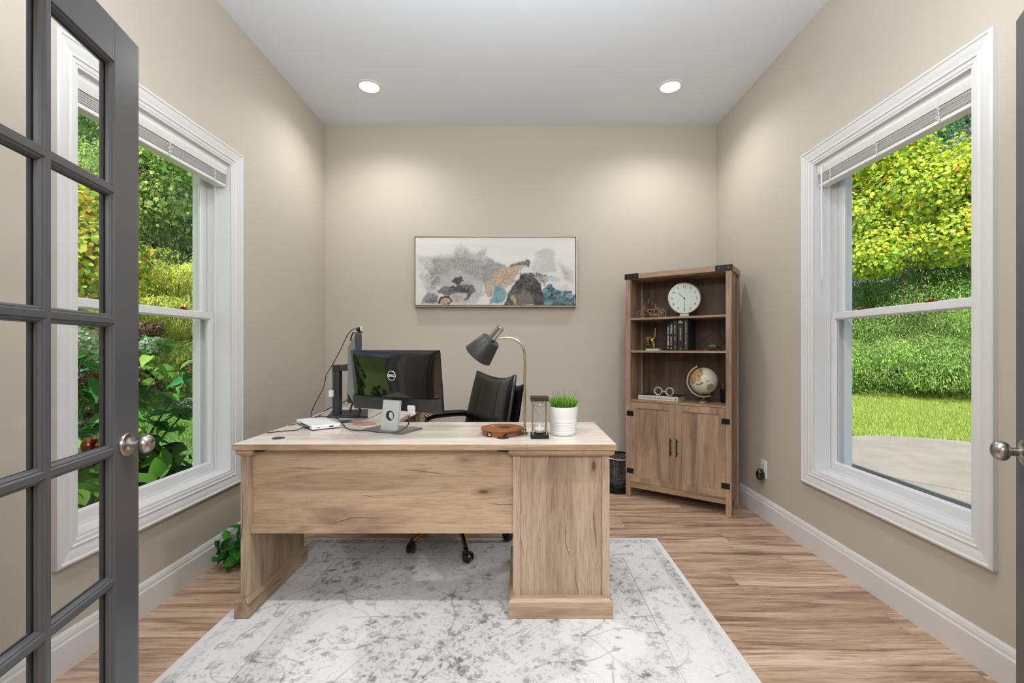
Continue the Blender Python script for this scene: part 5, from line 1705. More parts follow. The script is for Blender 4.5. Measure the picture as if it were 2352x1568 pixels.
# ------------------------------------------------------------------ painting
def make_painting():
    W, Hh = 1.366, 0.590
    t = thing('abstract_painting', 'wide abstract painting in grey, teal, black and gold in a slim champagne frame', 'painting', (-0.190, YB, 1.804))
    MB().frame(-W / 2, W / 2, -Hh / 2, Hh / 2, [(0, 0.004), (0, 0.056), (0.006, 0.056), (0.006, 0.010), (0.012, 0.004)], lambda a, b_, h: (a, -h, b_)).build('frame', pbr('champagne_metal', (196, 180, 150), 0.35, 0.6), t)
    MB().box(-W / 2 + 0.006, W / 2 - 0.006, -0.010, -0.004, -Hh / 2 + 0.006, Hh / 2 - 0.006).build('backing', M['black_plastic'], t)
    w, h = W - 0.024, Hh - 0.024
    nx, ny = 620, 262
    u = np.linspace(0, 1, nx + 1); v = np.linspace(0, 1, ny + 1)
    U, V = np.meshgrid(u, v)
    # painting coordinates: 2075 x 890, y down
    X = 130 + U * 2075; Y = 140 + (1 - V) * 890
    wx = (vnoise(X / 150, Y / 150, 51, 7, 0.66) - 0.5) * 120
    wy = (vnoise(X / 150 + 9, Y / 150 + 4, 52, 7, 0.66) - 0.5) * 120
    Xw, Yw = X + wx, Y + wy
    sp = vnoise(X / 8, Y / 8, 53, 4, 0.75)
    sp2 = vnoise(X / 6, Y / 6, 54, 3, 0.75)
    sw = vnoise((Xw + 2.5 * wx) / 190, (Yw + 3.5 * wy) / 60, 55, 6, 0.62)
    sw2 = vnoise((Xw + 3 * wy) / 120, (Yw + 4 * wx + 0.6 * X) / 38, 61, 6, 0.68)
    col = np.ones(X.shape + (3,)) * np.array([219, 218, 216])
    col -= ((vnoise(X / 500, Y / 30, 56, 3) - 0.5) * 10)[..., None]
    def poly(pts, soft=0, warp=1.0):
        px = X + wx * warp; py = Y + wy * warp
        ins = np.zeros(X.shape, bool)
        dm = np.full(X.shape, 1e9)
        n = len(pts)
        for i in range(n):
            x0, y0 = pts[i]; x1, y1 = pts[(i + 1) % n]
            if y0 != y1:
                cnd = ((y0 > py) != (y1 > py)) & (px < (x1 - x0) * (py - y0) / (y1 - y0) + x0)
                ins ^= cnd
            L2 = (x1 - x0) ** 2 + (y1 - y0) ** 2 + 1e-9
            tt = np.clip(((px - x0) * (x1 - x0) + (py - y0) * (y1 - y0)) / L2, 0, 1)
            dm = np.minimum(dm, np.hypot(px - x0 - tt * (x1 - x0), py - y0 - tt * (y1 - y0)))
        sd = np.where(ins, dm, -dm)
        return np.clip(sd / max(soft, 4) + (0.0 if soft else 0.5), 0, 1)
    def lay(pts, c, soft=0, a=1.0, tex=None, c2=None, warp=1.0):
        nonlocal col
        m_ = poly(pts, soft * 1.9, warp) * a
        if tex is sp2 and c[0] > 180:
            m_ = m_ * (0.35 + 0.65 * np.clip((sp2 - 0.42) / 0.10, 0, 1))
        else:
            fl_ = 0.92 if c[0] < 70 else 0.62
            m_ = m_ * (fl_ + (1 - fl_) * np.clip((sw2 - 0.38) / 0.12, 0, 1))
        cc = np.ones_like(col) * np.array(c)
        if tex is not None:
            k = np.clip((tex - 0.34) / 0.32, 0, 1)[..., None]
            cc = cc * (1 - k) + np.array(c2) * k
        col = col * (1 - m_[..., None]) + cc * m_[..., None]
    lay([(130, 370), (350, 350), (600, 330), (700, 190), (770, 300), (880, 320), (1050, 230), (1070, 390), (1160, 450), (1310, 490), (1350, 470), (1590, 400), (1650, 450), (1560, 600), (1100, 800), (300, 880), (180, 700), (130, 600)], (180, 178, 175), 60, 0.9, sw, (128, 125, 124))
    lay([(130, 440), (300, 470), (330, 640), (240, 700), (130, 560)], (214, 213, 210), 40, 0.8)
    lay([(340, 420), (700, 390), (900, 420), (1000, 520), (960, 640), (820, 600), (620, 560), (420, 640), (360, 520)], (184, 183, 180), 10, 0.9, sp, (124, 123, 121))
    lay([(640, 380), (740, 230), (900, 330), (1040, 260), (1060, 400), (820, 420), (740, 420)], (150, 146, 144), 40, 0.7, sw, (170, 167, 165))
    lay([(900, 420), (1060, 380), (1160, 460), (1330, 500), (1300, 600), (1150, 760), (1000, 720), (980, 560)], (116, 116, 119), 20, 0.9, sw2, (178, 178, 180))
    lay([(420, 640), (720, 560), (980, 660), (1030, 900), (900, 1030), (520, 1030), (420, 800)], (190, 190, 189), 20, 0.9, sp, (168, 168, 168))
    lay([(600, 740), (640, 670), (720, 630), (765, 690), (740, 750), (680, 775)], (52, 52, 53), 6, 1, sp, (84, 84, 84))
    lay([(400, 850), (520, 800), (640, 780), (800, 720), (890, 770), (925, 860), (850, 930), (740, 980), (780, 890), (700, 880), (560, 920), (430, 900)], (64, 64, 66), 10, 0.95, sw, (116, 115, 114))
    lay([(845, 780), (900, 820), (885, 890), (858, 860)], (70, 132, 150), 12)
    lay([(190, 1030), (240, 900), (320, 820), (420, 880), (460, 1030)], (150, 150, 151), 14, 0.9, sw, (88, 87, 88))
    lay([(430, 1030), (440, 940), (540, 905), (590, 970), (550, 1030)], (48, 44, 42), 6)
    lay([(460, 1030), (466, 955), (540, 925), (572, 970), (530, 1030)], (192, 164, 132), 6)
    lay([(580, 900), (700, 905), (790, 930), (660, 990), (590, 960)], (190, 166, 140), 10, 0.9, sp2, (150, 140, 130))
    lay([(1130, 750), (1270, 770), (1340, 870), (1290, 950), (1200, 1030), (1060, 1030), (1110, 900)], (78, 130, 148), 14, 1, sw2, (120, 164, 176))
    lay([(1150, 620), (1280, 520), (1560, 490), (1540, 570), (1420, 650), (1440, 720), (1320, 820), (1230, 780), (1130, 770), (1120, 930), (1060, 960), (1020, 900), (1000, 740), (1110, 720)], (140, 132, 126), 12, 1, sw2, (108, 104, 104))
    lay([(1150, 620), (1280, 520), (1560, 490), (1540, 570), (1420, 650), (1440, 720), (1320, 820), (1230, 780), (1130, 770), (1120, 930), (1060, 960), (1020, 900), (1000, 740), (1110, 720)], (196, 166, 134), 8, 1, sp2, (206, 182, 154))
    lay([(1250, 690), (1340, 640), (1380, 650), (1330, 700)], (96, 100, 124), 10, 0.8, sp2, (130, 126, 130))
    lay([(1350, 495), (1580, 415), (1645, 460), (1600, 540), (1540, 500), (1360, 545)], (84, 84, 86), 8, 1, sp, (110, 110, 110))
    lay([(1640, 480), (1680, 340), (1880, 240), (1970, 330), (1960, 600), (1720, 620), (1570, 570)], (204, 203, 200), 14, 0.95, sp, (182, 181, 178))
    lay([(1960, 430), (2205, 560), (2205, 750), (2060, 740), (2000, 640)], (176, 174, 173), 50, 0.9, sw, (150, 149, 150))
    lay([(1250, 1030), (1310, 920), (1470, 650), (1520, 590), (1640, 630), (1730, 720), (1800, 840), (1830, 1030)], (30, 30, 32), 10, 1, sw2, (104, 102, 103))
    lay([(1540, 600), (1700, 590), (1900, 640), (1790, 780), (1700, 700)], (206, 204, 201), 12, 0.8, sw2, (48, 48, 50))
    lay([(1430, 1030), (1450, 890), (1530, 810), (1640, 860), (1700, 1030)], (190, 160, 124), 6, 0.95, sp2, (90, 84, 80))
    lay([(1460, 1030), (1475, 910), (1540, 850), (1610, 900), (1650, 1030)], (104, 97, 95), 6, 1, sp2, (120, 112, 108))
    lay([(1340, 930), (1420, 890), (1430, 980), (1470, 1030), (1380, 1000)], (196, 166, 130), 6, 0.9)
    lay([(1290, 985), (1320, 975), (1330, 1005), (1300, 1015)], (196, 166, 130), 5, 0.9)
    lay([(1790, 1030), (1780, 800), (1830, 735), (1880, 745), (1950, 830), (2130, 830), (2160, 900), (2205, 900), (2205, 1030)], (84, 136, 154), 10, 1, sw2, (48, 62, 74))
    lay([(1720, 640), (1990, 630), (2050, 720), (1890, 745), (1790, 690)], (150, 184, 204), 20, 0.9, sw, (190, 200, 208))
    lay([(1890, 760), (2000, 800), (2060, 740), (2130, 780), (2100, 830), (1980, 830)], (204, 200, 194), 8, 0.95)
    lay([(1830, 950), (2000, 930), (2150, 960), (2190, 1010), (1850, 1000)], (150, 170, 176), 20, 0.7, sp2, (100, 120, 128))
    swl = np.abs(vnoise((Xw + 4 * wy) / 130, (Yw + 4 * wx) / 50, 57, 4, 0.6) - 0.5)
    swl2 = np.abs(vnoise((Xw + 6 * wy) / 90, (Yw - 5 * wx) / 70, 58, 5, 0.6) - 0.5)
    gm = np.clip((205 - col.mean(-1)) / 40, 0, 1)[..., None]
    fold = np.clip(1 - swl2 / 0.03, 0, 1)[..., None] * gm * 0.38
    col = col * (1 - fold) + np.where(col.mean(-1, keepdims=True) > 120, 112.0, 168.0) * fold
    veil = np.clip(1 - swl / 0.014, 0, 1)[..., None] * np.clip((Y - 420) / 300, 0, 1)[..., None] * 0.45 * gm
    col = col * (1 - veil) + np.where(col.mean(-1, keepdims=True) > 120, 96.0, 188.0) * veil
    col += ((sp2 - 0.5) * 60 + (sp - 0.5) * 40)[..., None] * (0.12 + 0.88 * gm)
    col = col * 0.97 + 4
    col = np.clip(col, 0, 255) / 255
    V3 = np.stack([(U - 0.5) * w, np.full_like(U, -0.052), (V - 0.5) * h], -1).reshape(-1, 3)
    I, J = np.meshgrid(np.arange(nx), np.arange(ny))
    a = (J * (nx + 1) + I).ravel()
    Q = np.stack([a, a + 1, a + nx + 2, a + nx + 1], 1)
    MB().box(-w / 2, w / 2, -0.0515, -0.010, -h / 2, h / 2).build('canvas_edge', M['cream'], t)
    np_mesh('canvas', V3, Q, LIN(col).reshape(-1, 3), attr_mat('painted_canvas', 0.7, 0.3, 0.2, 600), t)
make_painting()

# ------------------------------------------------------------------ leaves
def leaf_material(name, transl=0.35, rough=0.5):
    m = bpy.data.materials.new(name)
    m.use_nodes = True
    nt = m.node_tree
    b = nt.nodes['Principled BSDF']
    a = nt.nodes.new('ShaderNodeAttribute'); a.attribute_name = 'Col'
    nt.links.new(a.outputs['Color'], b.inputs['Base Color'])
    b.inputs['Roughness'].default_value = rough
    b.inputs['Specular IOR Level'].default_value = 0.3
    tr = nt.nodes.new('ShaderNodeBsdfTranslucent')
    nt.links.new(a.outputs['Color'], tr.inputs[0])
    mx = nt.nodes.new('ShaderNodeMixShader')
    mx.inputs[0].default_value = transl
    out = nt.nodes['Material Output']
    nt.links.new(b.outputs[0], mx.inputs[1]); nt.links.new(tr.outputs[0], mx.inputs[2])
    nt.links.new(mx.outputs[0], out.inputs[0])
    return m
LEAF = leaf_material('leaf')
FARLEAF = leaf_material('far_leaf', 0.5, 0.7)

def unit(a):
    return a / (np.linalg.norm(a, axis=-1, keepdims=True) + 1e-9)

def leaf_cloud(name, P, N, size, cols, parent, rs, aspect=0.55, mat=None, rich=False, up=None):
    """one leaf per point: P positions, N facing normals, size array, cols sRGB 0..1"""
    n = len(P)
    N = unit(N + rs.normal(0, 0.45, (n, 3)))
    A = unit(np.cross(N, rs.normal(0, 1, (n, 3)))) if up is None else unit(np.cross(np.cross(N, up), N))
    B = np.cross(N, A)
    s = np.asarray(size).reshape(-1, 1) * np.ones((n, 1))
    if rich == 'maple':
        prof = []
        for q in range(10):
            a_ = PI + q * PI / 5
            r__ = (0.40, 0.38, 0.52, 0.37, 0.50, 0.36, 0.56, 0.40, 0.46, 0.42)[q]
            prof.append((r__ * math.cos(a_), r__ * math.sin(a_), 0.10 * (q % 2)))
        V = np.stack([P + s * (a * A + b * B + c * N) for a, b, c in prof], 1)
        k = 10
        Q = np.arange(n)[:, None] * k + np.array([list(range(10))])
    elif rich:
        # ovate, folded along the midrib, tip drooping: 8 stations x 3 across
        ts = np.linspace(0, 1, 8)
        wd = np.array([0.02, 0.62, 0.92, 1.0, 0.90, 0.66, 0.34, 0.01])
        prof = []
        for t_, w_ in zip(ts, wd):
            a_ = -0.5 + t_ * 1.06
            dr = -0.24 * t_ ** 2.2
            hw = w_ * aspect * 0.95
            rip = 0.02 * math.sin(t_ * 17)
            prof += [(a_, hw, 0.10 * w_ + dr + rip), (a_, 0.0, dr), (a_, -hw, 0.10 * w_ + dr - rip)]
        V = np.stack([P + s * (a * A + b * B + c * N) for a, b, c in prof], 1)
        k = 24
        base = np.arange(n)[:, None] * k
        Q = np.concatenate([base + np.array([[3 * q, 3 * q + 1, 3 * q + 4, 3 * q + 3]]) for q in range(7)] + [base + np.array([[3 * q + 1, 3 * q + 2, 3 * q + 5, 3 * q + 4]]) for q in range(7)])
    else:
        prof = [(-0.5, 0.0, 0.0), (0.0, aspect * 0.5, 0.08), (0.5, 0.0, -0.05), (0.0, -aspect * 0.5, 0.08)]
        V = np.stack([P + s * (a * A + b * B + c * N) for a, b, c in prof], 1)
        k = 4
        Q = np.arange(n)[:, None] * k + np.array([[0, 1, 2, 3]])
    Cc = np.repeat(LIN(np.clip(cols, 0, 1)), k, axis=0)
    return np_mesh(name, V.reshape(-1, 3), Q, Cc, mat or LEAF, parent, smooth=(rich is True))

def pick(rs, n, pal, var=0.05):
    """palette: list of ((r,g,b), weight)"""
    w = np.array([p[1] for p in pal], float); w /= w.sum()
    c = np.array([p[0] for p in pal], float)[rs.choice(len(pal), n, p=w)] / 255
    return c * (1 + rs.normal(0, var, (n, 1))) + rs.normal(0, var * 0.3, (n, 3))

def blob_points(rs, n, blobs, shell=0.45):
    """points in ellipsoid blobs, biased outward; returns P, N"""
    w = np.array([b[3] * b[4] * b[5] for b in blobs]) ** (2 / 3); w /= w.sum()
    k = rs.choice(len(blobs), n, p=w)
    B = np.array(blobs)[k]
    d = unit(rs.normal(0, 1, (n, 3)))
    r = (shell + (1 - shell) * rs.random((n, 1)) ** 0.6)
    r *= 1 + rs.normal(0, 0.07, (n, 1))
    return B[:, :3] + d * r * B[:, 3:6], d

GZ = -0.12           # ground level outside
def hill(x, y):
    """ground height outside: flat lawn, then a rising bank"""
    r = math.hypot(x, y)
    r0 = 15.0 if x > 0 else 12.0
    if r < r0:
        return GZ
    return GZ + (min((r - r0) * 0.40, 4.2) if x > 0 else min((r - r0) * 0.68, 5.6))

# terrain (two sides), kept off the house
def terrain(name, sg):
    ri = np.concatenate([np.linspace(1.0, 11, 14), np.linspace(12, 24, 25), np.linspace(26, 60, 8)])
    an = np.linspace(0, 1, 60)
    # from straight behind the house round to the front side
    ang = (PI / 2 - sg * (0.02 + an * 2.1))
    vs = []
    for a in ang:
        for r in ri:
            x, y = r * math.cos(a), r * math.sin(a)
            x = sg * max(sg * x, abs(XL if sg < 0 else XR) + TW)
            vs.append((x, y, hill(x, y) + 0.02 * math.sin(x * 3) * math.cos(y * 2.3)))
    n = len(ri)
    Q = [(i * n + j, (i + 1) * n + j, (i + 1) * n + j + 1, i * n + j + 1) for i in range(59) for j in range(n - 1)]
    o = MB().add(vs, Q).build(name, M['ground'], smooth=True, fixn=False)
    S(o)
M['ground'] = pbr('grassy_soil', (138, 158, 80), 0.95, var=0.25, vscale=5)
terrain('lawn_ground_left', -1)
terrain('lawn_ground_right', 1)
# ground behind the house between the two halves
S(MB().box(-3.0, 3.0, YB + TW + 0.01, 14, GZ - 0.1, GZ - 0.002).build('ground_behind_house', M['ground']))
# unseen eaves, the left one widened to keep the sun out
b = MB().box(XL - TW - 0.95, XL - TW, -3.6, YB + 0.75, 3.05, 3.20).box(XR + TW, XR + TW + 0.55, -3.6, YB + 0.75, 3.05, 3.20)
S(b.build('shading_eaves', M['trim']))
S(MB().box(XL - TW - 0.95, XR + TW + 0.55, -3.7, YB + 0.75, 3.20, 3.30).build('roof', pbr('roof_shingle', (90, 86, 82), 0.9)))

# patio slab: rounded outer edge
poly = [(XR + TW, -2.0), (7.6, -2.0), (7.4, 2.0), (7.05, 4.3), (6.4, 5.7), (5.4, 6.45), (4.6, 6.42), (3.8, 6.15), (2.9, 5.4), (2.3, 4.4), (XR + TW, 3.6)]
pp = smooth_path([(x, y, 0) for x, y in poly[1:-1]], 5)
pp = [(XR + TW, -2.0)] + [(p.x, p.y) for p in pp] + [(XR + TW, 3.6)]
def patio_mat():
    m, nt, b = newmat('patio_concrete')
    tc = nt.nodes.new('ShaderNodeTexCoord')
    n = noise(nt, tc.outputs['Object'], 3, 6)
    c = ramp(nt, n, [(0.3, rgb(150, 142, 134)), (0.7, rgb(168, 160, 150))])
    f = noise(nt, tc.outputs['Object'], 90, 3)
    c = mixc(nt, 0.25, c, ramp(nt, f, [(0.35, (0.6, 0.6, 0.6, 1)), (0.6, (1, 1, 1, 1))]), 'MULTIPLY')
    nt.links.new(c, b.inputs['Base Color'])
    b.inputs['Roughness'].default_value = 0.9
    return m
S(MB().prism(pp, GZ - 0.1, GZ + 0.03).build('patio', patio_mat()), 'pale concrete patio with a curved edge outside the right window')
jm = pbr('joint', (120, 112, 104), 0.9)
b = MB()
for (x0, y0, x1, y1) in ((2.9, 5.3, 4.4, 3.35), (4.4, 3.35, 6.2, 1.0)):
    d = Vector((x1 - x0, y1 - y0, 0)); nrm = Vector((-d.y, d.x, 0)).normalized() * 0.005
    b.add([(x0 - nrm.x, y0 - nrm.y, GZ + 0.0312), (x1 - nrm.x, y1 - nrm.y, GZ + 0.0312), (x1 + nrm.x, y1 + nrm.y, GZ + 0.0312), (x0 + nrm.x, y0 + nrm.y, GZ + 0.0312)], [(0, 1, 2, 3)])
S(b.build('patio_joint', jm))

def in_poly(x, y, pl):
    ins = np.zeros(len(x), bool)
    n = len(pl)
    for i in range(n):
        x0, y0 = pl[i]; x1, y1 = pl[(i + 1) % n]
        if y0 != y1:
            ins ^= ((y0 > y) != (y1 > y)) & (x < (x1 - x0) * (y - y0) / (y1 - y0) + x0)
    return ins

def grass_field(name, n, sector, label, pal, seed):
    rs = np.random.default_rng(seed)
    a0, a1, r0, r1 = sector                 # slopes x/y and depth y
    k = a0 + (a1 - a0) * rs.random(n)
    y = r0 + (r1 - r0) * rs.random(n) ** 0.8
    x = k * y
    keep = ~in_poly(x, y, pp)
    x, y = x[keep], y[keep]
    z = np.array([hill(a, b_) for a, b_ in zip(x, y)])
    m = len(x)
    P = np.stack([x, y, z], -1)
    hgt = rs.uniform(0.035, 0.085, m)[:, None]
    fa = rs.uniform(0, 2 * PI, m)
    o = np.stack([np.cos(fa), np.sin(fa), 0 * fa], -1) * 0.0042 * (1 + y[:, None] * 0.06)
    tip = P + np.stack([rs.normal(0, 0.3, m), rs.normal(0, 0.3, m), np.ones(m)], -1) * hgt
    V = np.stack([P - o, P + o, tip], 1).reshape(-1, 3)
    Q = np.arange(m)[:, None] * 3 + np.array([[0, 1, 2]])
    cc = np.repeat(LIN(np.clip(pick(rs, m, pal, 0.08), 0, 1)), 3, axis=0)
    ob = np_mesh(name, V, Q, cc, LEAF)
    tag(ob, label, 'grass', None, 'stuff')
GP = [((188, 202, 100), 3), ((166, 190, 88), 3), ((208, 212, 126), 2), ((134, 168, 78), 1.5)]
grass_field('lawn_grass', 80000, (0.55, 1.20, 5.4, 11.8), 'mown sunlit lawn between the patio and the green bank', GP, 21)
grass_field('lawn_grass', 60000, (-1.25, -0.58, 3.6, 10.0), 'green lawn glimpsed through the hydrangea stems', [((120, 160, 84), 3), ((140, 178, 100), 3), ((96, 140, 66), 2)], 22)

# ------------------------------------------------------------------ trees and banks
def tree(name, label, cat, base, trunk_h, blobs, n, size, pal, seed, group=None, bark=(84, 70, 58), tr=0.09, limbs=6, grow=1.0):
    blobs = [tuple(v * grow for v in b_) for b_ in blobs]
    rs = np.random.default_rng(seed)
    z0 = hill(base[0], base[1]) - 0.05
    t = thing(name, label, cat, (base[0], base[1], z0), 0, group)
    b = MB()
    top = trunk_h
    pts = smooth_path([(0, 0, -0.1), (0.04, 0.02, top * 0.4), (-0.03, 0.03, top * 0.75), (0.02, 0, top)], 4)
    b.tube(pts, [tr * (1 - 0.6 * k / len(pts)) for k in range(len(pts))], 10)
    for k in range(limbs):
        bl = blobs[k % len(blobs)]
        s_ = rs.uniform(0.35, 0.9)
        p0 = Vector((0, 0, top * s_))
        p1 = Vector(bl[:3]) + Vector(rs.normal(0, 0.25, 3).tolist())
        b.tube(smooth_path([p0, p0.lerp(p1, 0.5) + Vector((0, 0, 0.15)), p1], 4), [tr * 0.45 * (1 - 0.8 * q / 9) for q in range(9)], 6)
    b.build('trunk', pbr('bark_' + str(seed), bark, 0.9, bump=0.4, bscale=30), t, smooth=True)
    P, N = blob_points(rs, n, blobs)
    N = N + np.array([0, 0, 0.5])
    leaf_cloud('foliage', P, N, rs.uniform(size * 0.6, size * 1.3, n), pick(rs, n, pal), t, rs, 0.75, FARLEAF, rich='maple')
    return t
YEL = [((222, 230, 80), 4), ((200, 222, 84), 4), ((176, 208, 92), 3), ((240, 224, 70), 1.6), ((236, 176, 80), 0.3), ((228, 226, 160), 0.8), ((130, 170, 84), 1.2)]
HAZEG = [((146, 184, 150), 3), ((124, 166, 144), 3), ((174, 208, 142), 2), ((212, 226, 144), 1.2)]  # distance haze put into the leaf colours, paler and bluer
MIDG = [((176, 210, 128), 3), ((206, 226, 136), 2), ((144, 186, 122), 2), ((236, 238, 130), 1.3)]
def rb(rs, n, cx, cy, cz, sx, sy, sz, r0, r1):
    return [(cx + rs.normal(0, sx), cy + rs.normal(0, sy), cz + rs.normal(0, sz), r_ * 1.0, r_ * 1.0, r_ * 0.8) for r_ in rs.uniform(r0, r1, n)]
rs0 = np.random.default_rng(77)
# right window: yellow-green young maple, its trunk at the left side of the view
tree('maple_tree', 'bright yellow-green maple tree filling the upper right window', 'tree', (11.2, 13.3), 4.6,
     [(-0.3, 0.2, 2.8, 1.0, 1.0, 0.7), (0.9, -0.5, 2.9, 1.1, 1.1, 0.7), (1.9, -1.0, 3.5, 1.0, 1.0, 0.7), (0.3, 0, 4.1, 1.3, 1.3, 0.9), (1.5, -0.8, 4.4, 1.3, 1.2, 0.9), (-0.2, 0.2, 5.0, 1.0, 1.0, 0.8), (-0.9, 0.6, 3.6, 1.0, 1.0, 0.8), (-0.8, 0.3, 4.9, 0.9, 0.9, 0.8), (2.4, -1.2, 3.8, 0.8, 0.8, 0.7), (-0.6, 0.2, 2.5, 0.9, 0.9, 0.5)],
     34000, 0.108, YEL, 31, bark=(96, 84, 70), tr=0.07, limbs=9, grow=1.2)
for k, (x, y, lab) in enumerate(((14.5, 14.5, 'tall dark green tree behind the maple, farthest right'), (11.5, 17.5, 'tall dark green tree rising behind the middle of the maple'), (18.5, 15.0, 'distant dark green tree beyond the bank, out past the maple'), (8.6, 20.5, 'dark green woodland tree seen left of the maple'))):
    tree('woodland_tree', lab, 'tree', (x, y), 6.0, rb(rs0, 12, 0, 0, 5.0, 1.2, 1.2, 1.7, 1.1, 1.7), 15000, 0.13, HAZEG, 40 + k, 'dark woodland trees beyond the bank', tr=0.16)
# bank shrubs, right
BK = [((164, 204, 116), 3), ((190, 216, 122), 3), ((136, 182, 104), 3), ((214, 226, 136), 1.5), ((236, 226, 100), 0.4), ((110, 156, 92), 1.2)]
def bush(k, x, y, r, h, n, pal, lab, group, size=0.07, nm='bank_shrub'):
    rs = np.random.default_rng(500 + k)
    z0 = hill(x, y) - 0.05
    t = thing(nm, lab, 'shrub', (x, y, z0), 0, group)
    blobs = [(rs.normal(0, r * 0.45), rs.normal(0, r * 0.45), h * rs.uniform(0.15, 0.85), r * rs.uniform(0.25, 0.5), r * rs.uniform(0.25, 0.5), h * rs.uniform(0.14, 0.28)) for _ in range(20)] + [(0, 0, h * 0.3, r * 0.8, r * 0.8, h * 0.3)]
    P, N = blob_points(rs, n, blobs, 0.7)
    tint = rs.uniform(0.78, 1.12)
    pal = [(tuple(v * tint for v in c_), w_) for c_, w_ in pal]
    ok = P[:, 2] > 0
    P, N = P[ok], N[ok]
    leaf_cloud('foliage', P, N + np.array([0, 0, 0.6]), rs.uniform(size * 0.7, size * 1.5, len(P)), pick(rs, len(P), pal, 0.08), t, rs, 0.32, FARLEAF, up=np.array([0, 0, 1.0]))
    b = MB()
    for q in range(6):
        a = rs.uniform(0, 2 * PI)
        b.tube([(0.1 * math.cos(a), 0.1 * math.sin(a), -0.05), (r * 0.4 * math.cos(a), r * 0.4 * math.sin(a), h * 0.7)], [0.02, 0.008], 6)
    b.build('stem', M['stem'], t)
M['stem'] = pbr('green_brown_stem', (84, 84, 52), 0.8)
ORD = ('first', 'second', 'third', 'fourth', 'fifth', 'sixth', 'seventh')
k = 0
for row, (rad, hh, rr) in enumerate(((15.4, 1.55, 1.15), (16.9, 2.0, 1.25), (18.4, 2.3, 1.35), (20.2, 3.2, 1.6))):
    for q, az in enumerate((0.60, 0.68, 0.76, 0.84, 0.92, 1.0, 1.09)):
        a = math.atan2(1, az + 0.03 * (row % 2))
        x, y = rad * math.cos(a), rad * math.sin(a)
        bush(k, x, y, rr * rs0.uniform(0.85, 1.15), hh * rs0.uniform(0.82, 1.2), 10000 if row == 0 else 6500, BK,
             ('feathery green bank shrub, %s from the left in the %s row outside the right window' % (ORD[q], ('front', 'second', 'third', 'topmost')[row])), 'green shrubs in the %s row on the bank' % ('front', 'second', 'third', 'topmost')[row], 0.062)
        k += 1
# left side: meadow of goldenrod on the bank, maple, woodland
GR = [((250, 246, 130), 3), ((234, 240, 136), 3), ((206, 226, 126), 3), ((255, 242, 96), 2), ((168, 200, 112), 1.2)]
for row, (rad, hh, rr) in enumerate(((12.5, 1.1, 1.0), (14.2, 1.1, 1.1), (15.9, 1.2, 1.2))):
    for q, az in enumerate((0.66, 0.76, 0.86, 0.97, 1.09)):
        a = math.atan2(1, -az - 0.04 * (row % 2))
        bush(k, rad * math.cos(a), rad * math.sin(a), rr, hh, 4200, GR,
             'yellow goldenrod clump, %s from the right in the %s row of the sloping meadow' % (ORD[q], ('front', 'middle', 'back')[row]), 'goldenrod clumps in the %s row of the meadow' % ('front', 'middle', 'back')[row], 0.085, 'goldenrod_clump')
        k += 1
tree('maple_tree', 'yellow and orange maple seen through the glazed door', 'tree', (-8.3, 8.6), 3.6,
     [(0, 0, 1.6, 0.9, 0.9, 0.8), (-0.3, 0.2, 2.4, 1.0, 1.0, 0.8), (0.3, 0, 3.0, 0.9, 0.9, 0.8), (-0.5, 0.1, 3.5, 0.9, 0.9, 0.7), (0.1, 0.2, 4.0, 0.7, 0.7, 0.6), (-0.9, -0.5, 2.8, 0.8, 0.8, 0.7)],
     11000, 0.115, [((240, 230, 84), 4), ((230, 180, 76), 1.0), ((190, 214, 88), 3), ((214, 128, 66), 0.4), ((146, 180, 80), 1.5)], 60, bark=(120, 104, 84), tr=0.05, limbs=8)
for k2, (x, y, pal, lab) in enumerate(((-11.6, 14.0, MIDG, 'mid green tree above the meadow, nearest the white sash stile'), (-14.6, 13.4, HAZEG, 'dark tree above the meadow behind the door stile'), (-17.5, 13.0, HAZEG, 'dark blue-green tree farthest left above the meadow'), (-13.0, 18.5, HAZEG, 'dark tall tree showing sky gaps above the meadow'), (-18.5, 18.0, HAZEG, 'tall dark tree on the skyline beyond the meadow'))):
    tree('woodland_tree', lab, 'tree', (x, y), 5.0, rb(rs0, 12, 0, 0, 3.9, 1.2, 1.2, 1.8, 1.0, 1.7), 9500, 0.125, pal, 70 + k2, 'trees above the meadow', tr=0.16)

for q, az in enumerate((0.64, 0.73, 0.82, 0.92, 1.03, 1.14)):
    a = math.atan2(1, -az)
    rad = 17.9 + 0.5 * (q % 2)
    bush(100 + q, rad * math.cos(a), rad * math.sin(a), 1.5, 2.2 + 0.5 * (q % 3), 9000, MIDG, 'rounded green bush at the top of the meadow, %s from the right' % ORD[q], 'green bushes along the top of the meadow', 0.09, 'hedgerow_bush')
